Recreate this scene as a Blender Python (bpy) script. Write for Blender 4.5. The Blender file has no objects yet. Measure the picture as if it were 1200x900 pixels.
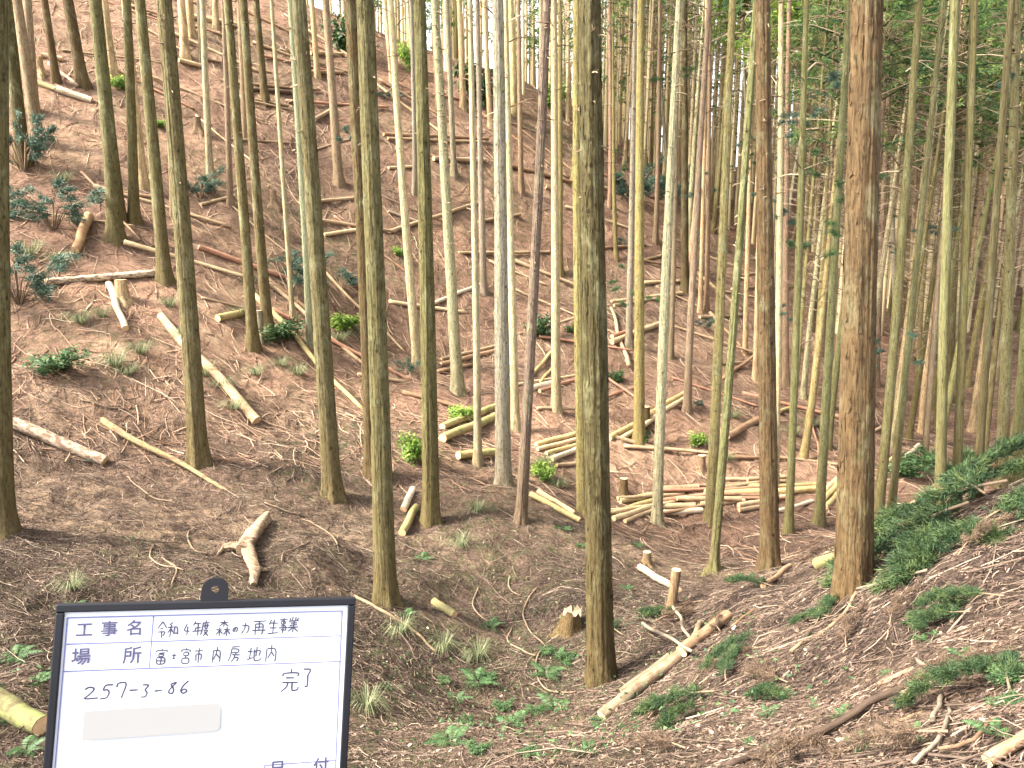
import bpy, math, random
import numpy as np
from mathutils import Matrix, Vector

random.seed(7)
rng = np.random.default_rng(7)
scene = bpy.context.scene
col = scene.collection

# ------------------------------------------------------------------ camera
PITCH, ROLL, FPX = math.radians(11.0), math.radians(1.0), 906.0   # FPX: focal length for a 1200 px wide frame
_r0 = np.array([1.0, 0, 0]); FWD = np.array([0, math.cos(PITCH), -math.sin(PITCH)])
_u0 = np.array([0, math.sin(PITCH), math.cos(PITCH)])
UPV = _u0 * math.cos(ROLL) + _r0 * math.sin(ROLL)
RGT = _r0 * math.cos(ROLL) - _u0 * math.sin(ROLL)
cam_d = bpy.data.cameras.new('camera'); cam_d.sensor_width = 36; cam_d.lens = 36 * FPX / 1200
cam_d.clip_start = 0.05; cam_d.clip_end = 3000
cam = bpy.data.objects.new('camera', cam_d); col.objects.link(cam)
M = Matrix.Identity(4)
for i in range(3):
    M[i][0], M[i][1], M[i][2] = RGT[i], UPV[i], -FWD[i]
cam.matrix_world = M
scene.camera = cam

# ------------------------------------------------------------------ sky, sun, exposure
SUN_EL, SUN_AZ = math.radians(46), math.radians(256)     # azimuth clockwise from +Y
w = bpy.data.worlds.new('World'); scene.world = w; w.use_nodes = True
nt = w.node_tree; bg = nt.nodes['Background']
sky = nt.nodes.new('ShaderNodeTexSky'); sky.sky_type = 'NISHITA'; sky.sun_disc = False
sky.sun_elevation = SUN_EL; sky.sun_rotation = SUN_AZ; sky.air_density = 1.0; sky.dust_density = 4.0
hs = nt.nodes.new('ShaderNodeHueSaturation'); hs.inputs['Saturation'].default_value = 0.16
nt.links.new(sky.outputs[0], hs.inputs['Color']); nt.links.new(hs.outputs[0], bg.inputs[0])
bg.inputs[1].default_value = 0.15
sun_d = bpy.data.lights.new('sun', 'SUN'); sun_d.energy = 2.8; sun_d.angle = math.radians(12); sun_d.color = (1.0, 0.92, 0.75)
sun = bpy.data.objects.new('sun', sun_d); col.objects.link(sun)
sdir = Vector((math.sin(SUN_AZ) * math.cos(SUN_EL), math.cos(SUN_AZ) * math.cos(SUN_EL), math.sin(SUN_EL)))
sun.rotation_euler = sdir.to_track_quat('Z', 'Y').to_euler()
sun.location = (0, 0, 60)
vs = scene.view_settings
vs.view_transform = 'Standard'; vs.look = 'None'; vs.gamma = 1.0; vs.use_curve_mapping = False
vs.exposure = 2.8
scene.cycles.max_bounces = 5; scene.cycles.diffuse_bounces = 3; scene.cycles.transmission_bounces = 3
scene.cycles.transparent_max_bounces = 4; scene.cycles.caustics_reflective = False; scene.cycles.caustics_refractive = False

# ------------------------------------------------------------------ numeric helpers
def ray(px, py):
    d = RGT * ((px - 600) / FPX) + UPV * ((450 - py) / FPX) + FWD
    return d
def proj(P):
    P = np.asarray(P); z = P @ FWD
    return 600 + FPX * (P @ RGT) / z, 450 - FPX * (P @ UPV) / z, z

def _hash(ix, iy, seed):
    h = (ix.astype(np.int64) * 374761393 + iy.astype(np.int64) * 668265263 + seed * 974711) & 0x7fffffff
    h = ((h ^ (h >> 13)) * 1274126177) & 0x7fffffff
    h = (h ^ (h >> 16)) & 0xffff
    return h / 65535.0
def vnoise(x, y, seed=0):
    x = np.asarray(x, float); y = np.asarray(y, float)
    ix = np.floor(x); iy = np.floor(y); fx = x - ix; fy = y - iy
    fx = fx * fx * (3 - 2 * fx); fy = fy * fy * (3 - 2 * fy)
    a = _hash(ix, iy, seed); b = _hash(ix + 1, iy, seed); c = _hash(ix, iy + 1, seed); d = _hash(ix + 1, iy + 1, seed)
    return (a * (1 - fx) + b * fx) * (1 - fy) + (c * (1 - fx) + d * fx) * fy * 1.0 - 0.5
def fbm(x, y, seed=0, o=4):
    s = 0; a = 1.0; f = 1.0
    for i in range(o):
        s = s + a * vnoise(x * f + i * 17.3, y * f - i * 9.1, seed + i); a *= 0.5; f *= 2.03
    return s

# ------------------------------------------------------------------ terrain height field
CP = [  # (px, py, distance along the view axis)
 (1150,850,2.75),(1000,850,3.6),(850,850,4.6),(1180,720,3.9),(1000,690,6.3),(1090,640,5.6),(1190,570,6.6),(870,690,8.2),
 (1000,770,4.8),(800,760,6.9),(700,800,7.7),(760,850,5.6),(620,880,7.0),(450,880,5.2),(300,890,4.6),(100,880,4.4),(600,800,7.9),
 (560,740,8.9),(440,800,6.7),(250,760,6.7),(60,740,6.8),(0,620,8.4),(150,640,8.6),(452,710,8.8),(320,640,8.9),
 (390,583,11.2),(233,542,11.3),(505,612,11.4),(590,572,12.0),(437,557,12.2),(20,500,10.6),(100,420,12.4),(0,350,13.5),(150,330,14.6),
 (40,150,18.0),(100,95,19.5),(40,50,20.5),(0,0,21.5),(135,280,15.6),(193,328,14.8),(220,40,23.5),(217,180,19.5),(300,280,18),(315,393,15.2),(310,-8,28.5),
 (380,150,23),(400,215,21),(460,66,28.5),(490,430,17.2),(537,460,16.2),(505,330,20),(540,104,28),(560,543,13.6),(610,612,11.6),(640,480,16),
 (620,250,24),(670,136,30.5),(683,600,12.6),(652,480,16),(749,520,15.6),(770,612,13.9),(740,400,20),(690,330,22.5),(800,480,17.2),(803,340,23.5),(760,200,32),
 (832,612,13.4),(836,670,12.3),(902,668,10.4),(924,625,13.0),(900,450,19.5),(880,410,21.5),(950,388,23.5),(900,300,29),(960,612,13.8),
 (1027,613,13.6),(1100,605,13.9),(1172,572,14.6),(1150,480,19.5),(1090,540,16.5),(1030,450,20.5),(1150,330,29),(1000,300,30),(1190,420,22),
 (1150,230,37),(950,210,38),(850,230,35),(740,650,10.8),(790,715,9.6),(660,700,9.2),(960,668,8.6),
]
WP = [(25,8,-1.5),(45,20,-2),(45,45,6),(25,60,5),(0,62,0),(-20,46,5),(-42,30,12),(-32,10,7),(-14,3,-0.5),(-16,-10,-1),(0,-8,-1.2),(9,-8,0.4),
 (0,0,-1.62),(2.2,0.5,-1.4),(-2.2,1.6,-3.0),(-8,33,9.0),(-5,37,8.2),(3,39,5.8),(12,46,3.6),(20,50,4.5),(-14,30,9.5),(9,8,-2.0),(14,12,-3.3),(6,2,-0.6)]
for k in range(16):
    a = k * math.pi / 8
    for R_, Z_ in ((110, -12), (230, -30), (420, -45)):
        WP.append((R_ * math.cos(a), R_ * math.sin(a), Z_))
pts = []
for px, py, d in CP:
    pts.append(ray(px, py) * d)
pts = np.array(pts + [np.array(p, float) for p in WP])
def _phi(r2):
    return 0.5 * r2 * np.log(np.maximum(r2, 1e-9))
_xy = pts[:, :2]; _n = len(pts)
_A = _phi(((_xy[:, None] - _xy[None]) ** 2).sum(-1)) + np.eye(_n) * 3.0
_P = np.c_[np.ones(_n), _xy]
_S = np.block([[_A, _P], [_P.T, np.zeros((3, 3))]])
_w = np.linalg.solve(_S, np.r_[pts[:, 2], np.zeros(3)])
def Hbase(x, y):
    x = np.asarray(x, float); y = np.asarray(y, float)
    o = _w[_n] + _w[_n + 1] * x + _w[_n + 2] * y
    for i in range(_n):
        o = o + _w[i] * _phi((x - _xy[i, 0]) ** 2 + (y - _xy[i, 1]) ** 2)
    return o
def H(x, y):
    x = np.asarray(x, float); y = np.asarray(y, float)
    h = Hbase(x, y)
    h = h + 0.30 * fbm(x * 0.45, y * 0.45, 3, 3) + 0.10 * fbm(x * 1.7, y * 1.7, 9, 3) + 0.045 * fbm(x * 6.0, y * 6.0, 21, 2)
    return h
def H1(x, y):
    return float(H(np.array([x]), np.array([y]))[0])
_ts = np.linspace(1.2, 62, 1500)
def hit(px, py):
    """point of the terrain seen at this pixel"""
    d = ray(px, py)
    P = d[None] * _ts[:, None]
    dz = P[:, 2] - H(P[:, 0], P[:, 1])
    k = np.argmax(dz < 0)
    if dz[k] >= 0:
        return None
    if k == 0:
        t = _ts[0]
    else:
        t = _ts[k - 1] + (_ts[k] - _ts[k - 1]) * dz[k - 1] / (dz[k - 1] - dz[k])
    return d * t

# ------------------------------------------------------------------ mesh helpers
def make_mesh(name, V, Fs, mat=None, smooth=True, rnd=None, attrs=None):
    """V (n,3); Fs list of (m,k) index arrays"""
    V = np.asarray(V, np.float32)
    me = bpy.data.meshes.new(name)
    me.vertices.add(len(V)); me.vertices.foreach_set('co', V.ravel())
    Fs = [np.asarray(f, np.int32) for f in Fs if len(f)]
    nl = sum(f.size for f in Fs); npoly = sum(len(f) for f in Fs)
    me.loops.add(nl); me.polygons.add(npoly)
    me.loops.foreach_set('vertex_index', np.concatenate([f.ravel() for f in Fs]))
    tot = np.concatenate([np.full(len(f), f.shape[1], np.int32) for f in Fs])
    start = np.r_[0, np.cumsum(tot)[:-1]].astype(np.int32)
    me.polygons.foreach_set('loop_start', start)
    me.polygons.foreach_set('loop_total', tot)
    me.update(calc_edges=True)
    me.polygons.foreach_set('use_smooth', np.full(npoly, bool(smooth)))
    if rnd is not None:
        a = me.attributes.new('rnd', 'FLOAT', 'POINT'); a.data.foreach_set('value', np.asarray(rnd, np.float32))
    for k, v in (attrs or {}).items():
        a = me.attributes.new(k, 'FLOAT', 'POINT'); a.data.foreach_set('value', np.asarray(v, np.float32))
    if mat is not None:
        me.materials.append(mat)
    return me
class MB:
    def __init__(s): s.V = []; s.F = {}; s.R = []; s.n = 0
    def add(s, V, F, r=0.5):
        V = np.asarray(V, float).reshape(-1, 3); F = np.asarray(F, int)
        s.V.append(V); s.F.setdefault(F.shape[1], []).append(F + s.n); s.n += len(V)
        s.R.append(np.full(len(V), r) if np.isscalar(r) else np.asarray(r, float))
    def mesh(s, name, mat, smooth=True):
        return make_mesh(name, np.concatenate(s.V), [np.concatenate(f) for f in s.F.values()], mat, smooth, np.concatenate(s.R))
def norm(v):
    return v / np.maximum(np.linalg.norm(v, axis=-1, keepdims=True), 1e-9)
def tubes(P, R, sides=4, caps=True):
    """P (N,K,3) paths, R (N,K) radii -> V, quads (, cap tris folded into the tips)"""
    P = np.asarray(P, float); N, K = P.shape[:2]; R = np.asarray(R, float)
    T = norm(np.gradient(P, axis=1))
    ref = np.where(np.abs(T[..., 2:3]) > 0.85, np.array([1.0, 0, 0]), np.array([0, 0, 1.0]))
    A = norm(np.cross(T, ref)); B = np.cross(T, A)
    th = np.arange(sides) * 2 * math.pi / sides
    V = P[:, :, None] + R[:, :, None, None] * (np.cos(th)[:, None] * A[:, :, None] + np.sin(th)[:, None] * B[:, :, None])
    idx = np.arange(N * K * sides).reshape(N, K, sides)
    a = idx[:, :-1]; b = idx[:, 1:]
    q = np.stack([a, np.roll(a, -1, 2), np.roll(b, -1, 2), b], -1).reshape(-1, 4)
    return V.reshape(-1, 3), q, idx
def ribbons(P, S, W):
    """P (N,K,3), S (N,3) or (N,K,3) side vectors, W (N,K) half widths"""
    P = np.asarray(P, float); N, K = P.shape[:2]
    S = np.asarray(S, float)
    if S.ndim == 2: S = S[:, None]
    W = np.asarray(W, float)[..., None]
    V = np.stack([P - S * W, P + S * W], 2)
    idx = np.arange(N * K * 2).reshape(N, K, 2)
    q = np.stack([idx[:, :-1, 0], idx[:, :-1, 1], idx[:, 1:, 1], idx[:, 1:, 0]], -1).reshape(-1, 4)
    return V.reshape(-1, 3), q
def link(name, data, parent=None, loc=None, kind=None):
    o = bpy.data.objects.new(name, data); col.objects.link(o)
    if parent is not None: o.parent = parent
    if loc is not None: o.location = loc
    if kind: o['kind'] = kind
    return o
def tag(o, label, cat, group=None):
    o['label'] = label; o['category'] = cat
    if group: o['group'] = group
    return o
def empty(name, loc):
    o = bpy.data.objects.new(name, None); o.empty_display_size = 0.2; col.objects.link(o); o.location = loc; return o

# ------------------------------------------------------------------ materials
def new_mat(name, rough=0.85, spec=0.25):
    m = bpy.data.materials.new(name); m.use_nodes = True
    b = m.node_tree.nodes['Principled BSDF']; b.inputs['Roughness'].default_value = rough
    b.inputs['Specular IOR Level'].default_value = spec
    return m, m.node_tree, b
def N(nt, t, **kw):
    n = nt.nodes.new(t)
    for k, v in kw.items():
        if k in n.inputs: n.inputs[k].default_value = v
        else: setattr(n, k, v)
    return n
def ramp(nt, stops, src=None, interp='LINEAR'):
    r = nt.nodes.new('ShaderNodeValToRGB'); e = r.color_ramp.elements; r.color_ramp.interpolation = interp
    while len(e) < len(stops): e.new(0.5)
    for i, (p, c) in enumerate(stops):
        e[i].position = p; e[i].color = (*c, 1) if len(c) == 3 else c
    if src is not None: nt.links.new(src, r.inputs[0])
    return r
def mix(nt, fac, a, b, mode='MIX'):
    m = nt.nodes.new('ShaderNodeMix'); m.data_type = 'RGBA'; m.blend_type = mode
    for s, v in ((0, fac), (6, a), (7, b)):
        if hasattr(v, 'is_linked') or hasattr(v, 'links'): nt.links.new(v, m.inputs[s])
        elif s == 0: m.inputs[0].default_value = v
        else: m.inputs[s].default_value = (*v, 1) if len(v) == 3 else v
    return m.outputs[2]
def noise(nt, vec, scale, detail=4, rough=0.55, dist=0.0):
    n = N(nt, 'ShaderNodeTexNoise'); n.inputs['Scale'].default_value = scale; n.inputs['Detail'].default_value = detail
    n.inputs['Roughness'].default_value = rough; n.inputs['Distortion'].default_value = dist
    if vec is not None: nt.links.new(vec, n.inputs['Vector'])
    return n.outputs[0]
def mapping(nt, vec, scale):
    m = N(nt, 'ShaderNodeMapping'); m.inputs['Scale'].default_value = scale; nt.links.new(vec, m.inputs['Vector']); return m.outputs[0]
def bump(nt, b, h, strength, dist=0.02):
    n = N(nt, 'ShaderNodeBump'); n.inputs['Strength'].default_value = strength; n.inputs['Distance'].default_value = dist
    nt.links.new(h, n.inputs['Height']); nt.links.new(n.outputs[0], b.inputs['Normal']); return n

def ground_material():
    m, nt, b = new_mat('forest_floor', 0.95, 0.1)
    tc = N(nt, 'ShaderNodeTexCoord'); P = tc.outputs['Object']
    def at(n):
        a = N(nt, 'ShaderNodeAttribute'); a.attribute_name = n; return a.outputs['Fac']
    fine = noise(nt, P, 38, 6, 0.7, 0.4); med = noise(nt, P, 7, 5, 0.65, 0.8); big = noise(nt, P, 1.1, 4, 0.6, 0.5)
    st = noise(nt, mapping(nt, P, (30, 9, 30)), 2.2, 5, 0.7, 2.0)
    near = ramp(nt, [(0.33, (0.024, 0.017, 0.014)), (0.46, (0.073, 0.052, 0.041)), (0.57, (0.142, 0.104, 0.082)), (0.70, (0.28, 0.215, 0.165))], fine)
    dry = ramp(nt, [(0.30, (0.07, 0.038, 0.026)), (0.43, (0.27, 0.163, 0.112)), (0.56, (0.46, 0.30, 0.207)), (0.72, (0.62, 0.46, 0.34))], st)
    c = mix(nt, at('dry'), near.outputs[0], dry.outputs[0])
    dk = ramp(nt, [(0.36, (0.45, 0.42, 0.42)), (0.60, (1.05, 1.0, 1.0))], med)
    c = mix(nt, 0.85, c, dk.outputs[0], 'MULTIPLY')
    soil = ramp(nt, [(0.2, (0.17, 0.11, 0.07)), (0.8, (0.48, 0.345, 0.235))], med)
    sm = N(nt, 'ShaderNodeMath', operation='MULTIPLY'); nt.links.new(at('soil'), sm.inputs[0])
    sr = ramp(nt, [(0.40, (0, 0, 0)), (0.62, (1, 1, 1))], noise(nt, P, 4.2, 5, 0.7, 0.4)); nt.links.new(sr.outputs[0], sm.inputs[1])
    c = mix(nt, sm.outputs[0], c, soil.outputs[0])
    moss = ramp(nt, [(0.3, (0.03, 0.045, 0.018)), (0.75, (0.13, 0.15, 0.06))], fine)
    mm = N(nt, 'ShaderNodeMath', operation='MULTIPLY'); nt.links.new(at('moss'), mm.inputs[0])
    mr = ramp(nt, [(0.45, (0, 0, 0)), (0.66, (0.85, 0.85, 0.85))], noise(nt, P, 5.5, 5, 0.7, 0.3)); nt.links.new(mr.outputs[0], mm.inputs[1])
    c = mix(nt, mm.outputs[0], c, moss.outputs[0])
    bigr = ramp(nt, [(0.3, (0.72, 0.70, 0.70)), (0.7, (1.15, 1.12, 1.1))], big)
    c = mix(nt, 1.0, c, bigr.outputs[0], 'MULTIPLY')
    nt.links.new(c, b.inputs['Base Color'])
    h = N(nt, 'ShaderNodeMath', operation='ADD'); nt.links.new(fine, h.inputs[0]); nt.links.new(st, h.inputs[1])
    h2 = N(nt, 'ShaderNodeMath', operation='MULTIPLY_ADD'); nt.links.new(med, h2.inputs[0]); h2.inputs[1].default_value = 2.5; nt.links.new(h.outputs[0], h2.inputs[2])
    bump(nt, b, h2.outputs[0], 1.0, 0.07)
    return m

def bark_material(name, flaky=1.0, lichen=0.5):
    m, nt, b = new_mat(name, 0.9, 0.15)
    tc = N(nt, 'ShaderNodeTexCoord'); P = tc.outputs['Object']; oi = N(nt, 'ShaderNodeObjectInfo')
    sh = N(nt, 'ShaderNodeVectorMath', operation='ADD'); sc_ = N(nt, 'ShaderNodeVectorMath', operation='SCALE')
    cmb = N(nt, 'ShaderNodeCombineXYZ')
    for i in range(3): nt.links.new(oi.outputs['Random'], cmb.inputs[i])
    nt.links.new(cmb.outputs[0], sc_.inputs[0]); sc_.inputs['Scale'].default_value = 40
    nt.links.new(P, sh.inputs[0]); nt.links.new(sc_.outputs[0], sh.inputs[1]); P2 = sh.outputs[0]
    fib = noise(nt, mapping(nt, P2, (1, 1, 0.07)), 75, 5, 0.65, 0.25)
    plate = noise(nt, mapping(nt, P2, (1, 1, 0.16)), 26, 4, 0.6, 0.6)
    blot = noise(nt, mapping(nt, P2, (1, 1, 0.5)), 5.5, 5, 0.65, 0.4)
    spk = noise(nt, mapping(nt, P2, (1, 1, 0.55)), 34, 3, 0.6)
    v1 = ramp(nt, [(0.30, (0.42, 0.40, 0.38)), (0.5, (0.95, 0.95, 0.95)), (0.7, (1.35, 1.33, 1.3))], fib)
    v2 = ramp(nt, [(0.36, (0.55, 0.52, 0.50)), (0.55, (1.08, 1.06, 1.05))], plate)
    c = mix(nt, 0.5 + 0.4 * flaky, oi.outputs['Color'], v1.outputs[0], 'MULTIPLY')
    c = mix(nt, 0.75, c, v2.outputs[0], 'MULTIPLY')
    sk = ramp(nt, [(0.36, (0.50, 0.46, 0.42)), (0.47, (1, 1, 1))], spk); c = mix(nt, .85, c, sk.outputs[0], 'MULTIPLY')
    # crustose lichen / algae patches
    lr = ramp(nt, [(0.50, (0, 0, 0)), (0.68, (lichen,) * 3)], blot)
    lc = ramp(nt, [(0.35, (0.13, 0.135, 0.05)), (0.65, (0.27, 0.265, 0.17))], spk)
    c = mix(nt, lr.outputs[0], c, lc.outputs[0])
    # red-brown bark near the foot of the stem
    sep = N(nt, 'ShaderNodeSeparateXYZ'); nt.links.new(P, sep.inputs[0])
    mr = N(nt, 'ShaderNodeMapRange'); nt.links.new(sep.outputs[2], mr.inputs[0])
    mr.inputs[1].default_value = 0.1; mr.inputs[2].default_value = 2.2; mr.inputs[3].default_value = 0.6; mr.inputs[4].default_value = 0.0
    mu = N(nt, 'ShaderNodeMath', operation='MULTIPLY'); nt.links.new(mr.outputs[0], mu.inputs[0])
    br = ramp(nt, [(0.35, (0.35,) * 3), (0.6, (1,) * 3)], blot); nt.links.new(br.outputs[0], mu.inputs[1])
    fc = mix(nt, 1.0, (0.082, 0.050, 0.021), v1.outputs[0], 'MULTIPLY')
    c = mix(nt, mu.outputs[0], c, fc)
    # dark knots
    vo = N(nt, 'ShaderNodeTexVoronoi', feature='F1'); vo.inputs['Scale'].default_value = 5.5; nt.links.new(mapping(nt, P2, (1, 1, 0.8)), vo.inputs['Vector'])
    kr = ramp(nt, [(0.07, (0.30, 0.26, 0.22)), (0.13, (1, 1, 1))], vo.outputs['Distance'])
    c = mix(nt, 0.9, c, kr.outputs[0], 'MULTIPLY')
    nt.links.new(c, b.inputs['Base Color'])
    ad = N(nt, 'ShaderNodeMath', operation='ADD'); nt.links.new(fib, ad.inputs[0]); nt.links.new(plate, ad.inputs[1])
    bump(nt, b, ad.outputs[0], 0.55 + 0.3 * flaky, 0.02)
    return m

def attr_material(name, stops, rough=0.8, transl=0.0, bump_s=0.0, scale=60, spec=0.25):
    """colour from the per-piece random attribute"""
    m, nt, b = new_mat(name, rough, spec)
    a = N(nt, 'ShaderNodeAttribute'); a.attribute_name = 'rnd'
    r = ramp(nt, stops, a.outputs['Fac'])
    tc = N(nt, 'ShaderNodeTexCoord'); nz = noise(nt, tc.outputs['Object'], scale, 3, 0.6)
    v = ramp(nt, [(0.3, (0.72,) * 3), (0.7, (1.2,) * 3)], nz)
    c = mix(nt, 0.9, r.outputs[0], v.outputs[0], 'MULTIPLY')
    nt.links.new(c, b.inputs['Base Color'])
    if bump_s: bump(nt, b, nz, bump_s, 0.01)
    if transl:
        t = N(nt, 'ShaderNodeBsdfTranslucent'); nt.links.new(c, t.inputs[0])
        ms = N(nt, 'ShaderNodeMixShader'); ms.inputs[0].default_value = transl
        nt.links.new(b.outputs[0], ms.inputs[1]); nt.links.new(t.outputs[0], ms.inputs[2])
        nt.links.new(ms.outputs[0], nt.nodes['Material Output'].inputs[0])
    return m

def wood_material(name, kind):
    """log surfaces: object colour, grain along local X"""
    m, nt, b = new_mat(name, 0.8, 0.2)
    tc = N(nt, 'ShaderNodeTexCoord'); P = tc.outputs['Object']; oi = N(nt, 'ShaderNodeObjectInfo')
    g = noise(nt, mapping(nt, P, (0.10, 1, 1)), 90, 5, 0.65, 0.3); bl = noise(nt, P, 6, 5, 0.65, 0.5); sp = noise(nt, mapping(nt, P, (0.4, 1, 1)), 28, 4, 0.6)
    v = ramp(nt, [(0.28, (0.50, 0.47, 0.44)), (0.5, (0.98,) * 3), (0.72, (1.25, 1.22, 1.18))], g)
    c = mix(nt, 0.85, oi.outputs['Color'], v.outputs[0], 'MULTIPLY')
    if kind == 'mossy':
        mk = ramp(nt, [(0.45, (0, 0, 0)), (0.6, (0.8,) * 3)], bl); c = mix(nt, mk.outputs[0], c, (0.11, 0.12, 0.04))
    if kind == 'patchy':
        mk = ramp(nt, [(0.47, (0, 0, 0)), (0.56, (0.9,) * 3)], sp); c = mix(nt, mk.outputs[0], c, (0.13, 0.075, 0.045))
    d = ramp(nt, [(0.33, (0.62, 0.56, 0.5)), (0.55, (1.05,) * 3)], bl)
    c = mix(nt, 0.8, c, d.outputs[0], 'MULTIPLY')
    nt.links.new(c, b.inputs['Base Color']); bump(nt, b, g, 0.5, 0.01)
    return m
def cut_material():
    m, nt, b = new_mat('sawn_end_grain', 0.75, 0.2)
    tc = N(nt, 'ShaderNodeTexCoord'); P = tc.outputs['Object']
    sep = N(nt, 'ShaderNodeSeparateXYZ'); nt.links.new(P, sep.inputs[0])
    cm = N(nt, 'ShaderNodeCombineXYZ'); nt.links.new(sep.outputs[1], cm.inputs[0]); nt.links.new(sep.outputs[2], cm.inputs[1])
    ln = N(nt, 'ShaderNodeVectorMath', operation='LENGTH'); nt.links.new(cm.outputs[0], ln.inputs[0])
    mu = N(nt, 'ShaderNodeMath', operation='MULTIPLY'); nt.links.new(ln.outputs['Value'], mu.inputs[0]); mu.inputs[1].default_value = 700
    si = N(nt, 'ShaderNodeMath', operation='SINE'); nt.links.new(mu.outputs[0], si.inputs[0])
    r = ramp(nt, [(0.0, (0.46, 0.29, 0.15)), (1.0, (0.66, 0.47, 0.28))], si.outputs[0])
    nz = ramp(nt, [(0.3, (0.75, 0.7, 0.65)), (0.7, (1.05,) * 3)], noise(nt, P, 40, 4))
    c = mix(nt, 0.8, r.outputs[0], nz.outputs[0], 'MULTIPLY'); nt.links.new(c, b.inputs['Base Color'])
    return m

MAT = {}
MAT['ground'] = ground_material()
MAT['bark'] = bark_material('cedar_bark', 1.0, 0.35)
MAT['bark_smooth'] = bark_material('pale_bark', 0.5, 0.55)
MAT['log'] = wood_material('log_bark', 'plain'); MAT['log_mossy'] = wood_material('log_mossy', 'mossy'); MAT['log_patchy'] = wood_material('log_patchy', 'patchy')
MAT['cut'] = cut_material()
MAT['twig'] = attr_material('dead_twigs', [(0.0, (0.035, 0.023, 0.018)), (0.4, (0.075, 0.051, 0.038)), (0.7, (0.145, 0.102, 0.075)), (1.0, (0.34, 0.265, 0.195))], 0.9)
MAT['drytwig'] = attr_material('dry_branches', [(0.0, (0.07, 0.04, 0.027)), (0.4, (0.22, 0.13, 0.085)), (0.8, (0.37, 0.255, 0.175)), (1.0, (0.50, 0.39, 0.28))], 0.9)
MAT['needle'] = attr_material('needle_litter', [(0.0, (0.026, 0.017, 0.013)), (0.4, (0.07, 0.044, 0.032)), (0.8, (0.13, 0.085, 0.062)), (1.0, (0.23, 0.172, 0.128))], 0.95)
MAT['chip'] = attr_material('wood_chips', [(0.0, (0.07, 0.04, 0.027)), (0.5, (0.16, 0.10, 0.072)), (0.85, (0.27, 0.195, 0.14)), (1.0, (0.44, 0.36, 0.275))], 0.85)
MAT['deadbranch'] = attr_material('dead_side_branches', [(0.0, (0.07, 0.048, 0.032)), (0.6, (0.22, 0.15, 0.095)), (1.0, (0.42, 0.33, 0.22))], 0.9)
MAT['cedarleaf'] = attr_material('cedar_foliage', [(0.0, (0.03, 0.065, 0.03)), (0.35, (0.075, 0.14, 0.05)), (0.7, (0.15, 0.23, 0.065)), (1.0, (0.26, 0.34, 0.09))], 0.65, 0.5)
MAT['bough'] = attr_material('cut_bough_foliage', [(0.0, (0.012, 0.028, 0.013)), (0.5, (0.030, 0.058, 0.022)), (1.0, (0.085, 0.115, 0.036))], 0.65, 0.25)
MAT['deadbough'] = attr_material('withered_bough_foliage', [(0.0, (0.04, 0.026, 0.018)), (0.5, (0.085, 0.055, 0.036)), (1.0, (0.16, 0.105, 0.068))], 0.85, 0.1)
MAT['bluegreen'] = attr_material('evergreen_leaves', [(0.0, (0.02, 0.045, 0.030)), (0.5, (0.048, 0.090, 0.062)), (1.0, (0.11, 0.16, 0.112))], 0.6, 0.2)
MAT['brightleaf'] = attr_material('bright_leaves', [(0.0, (0.06, 0.13, 0.025)), (0.5, (0.16, 0.26, 0.05)), (1.0, (0.33, 0.43, 0.09))], 0.5, 0.5)
MAT['deadleaf'] = attr_material('rusty_foliage', [(0.0, (0.12, 0.06, 0.035)), (0.6, (0.30, 0.16, 0.10)), (1.0, (0.42, 0.27, 0.19))], 0.8, 0.2)
MAT['fern'] = attr_material('fern_fronds', [(0.0, (0.02, 0.045, 0.016)), (0.5, (0.04, 0.082, 0.028)), (1.0, (0.085, 0.135, 0.05))], 0.6, 0.25)
MAT['sedge'] = attr_material('sedge_blades', [(0.0, (0.05, 0.065, 0.03)), (0.5, (0.11, 0.13, 0.06)), (1.0, (0.25, 0.24, 0.13))], 0.7, 0.2)

# ------------------------------------------------------------------ ground sheet
def axis(segs):
    out = [segs[0][0]]
    for a, b, s0, s1 in segs:
        x = a; n = 0
        xs = []
        while x < b:
            t = (x - a) / (b - a); x += s0 + (s1 - s0) * t; xs.append(x)
        xs = np.array(xs); xs = a + (xs - a) * (b - a) / (xs[-1] - a)
        out += list(xs)
    return np.array(out)
gx = axis([(-420, -40, 60, 3), (-40, -14, 2.0, .16), (-14, -6, .12, .055), (-6, 6, .05, .05), (6, 16, .055, .16), (16, 45, .18, 2), (45, 420, 3, 60)])
gy = axis([(-420, -12, 60, 2.5), (-12, 1.0, 1.2, .07), (1.0, 10, .05, .055), (10, 20, .055, .11), (20, 42, .11, .3), (42, 60, .4, 2), (60, 420, 3, 60)])
GX, GY = np.meshgrid(gx, gy)
fx, fy = GX.ravel(), GY.ravel()
gz = H(fx, fy)
nearmask = np.exp(-np.maximum(np.hypot(fx, fy) - 8, 0) / 6)
gz = gz + nearmask * 0.022 * fbm(fx * 17, fy * 17, 31, 2)
r_ = np.hypot(fx, fy)
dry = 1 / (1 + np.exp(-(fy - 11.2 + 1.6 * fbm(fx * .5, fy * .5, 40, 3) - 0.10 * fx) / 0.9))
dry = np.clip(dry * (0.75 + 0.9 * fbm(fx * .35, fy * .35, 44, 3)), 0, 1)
soil = np.clip(0.36 + 2.0 * fbm(fx * .55, fy * .55, 50, 3), 0, 1)
moss = np.clip(0.10 + 1.6 * fbm(fx * .4, fy * .4, 60, 3) + 1.1 * np.exp(-((fx + 0.2) ** 2 / 2.5 + (fy - 6) ** 2 / 4)) + 0.5 * np.exp(-((fx + 5) ** 2 / 8 + (fy - 13) ** 2 / 10)), 0, 1)
nxg, nyg = len(gx), len(gy)
ii = np.arange(nxg * nyg).reshape(nyg, nxg)
gf = np.stack([ii[:-1, :-1], ii[:-1, 1:], ii[1:, 1:], ii[1:, :-1]], -1).reshape(-1, 4)
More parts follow.
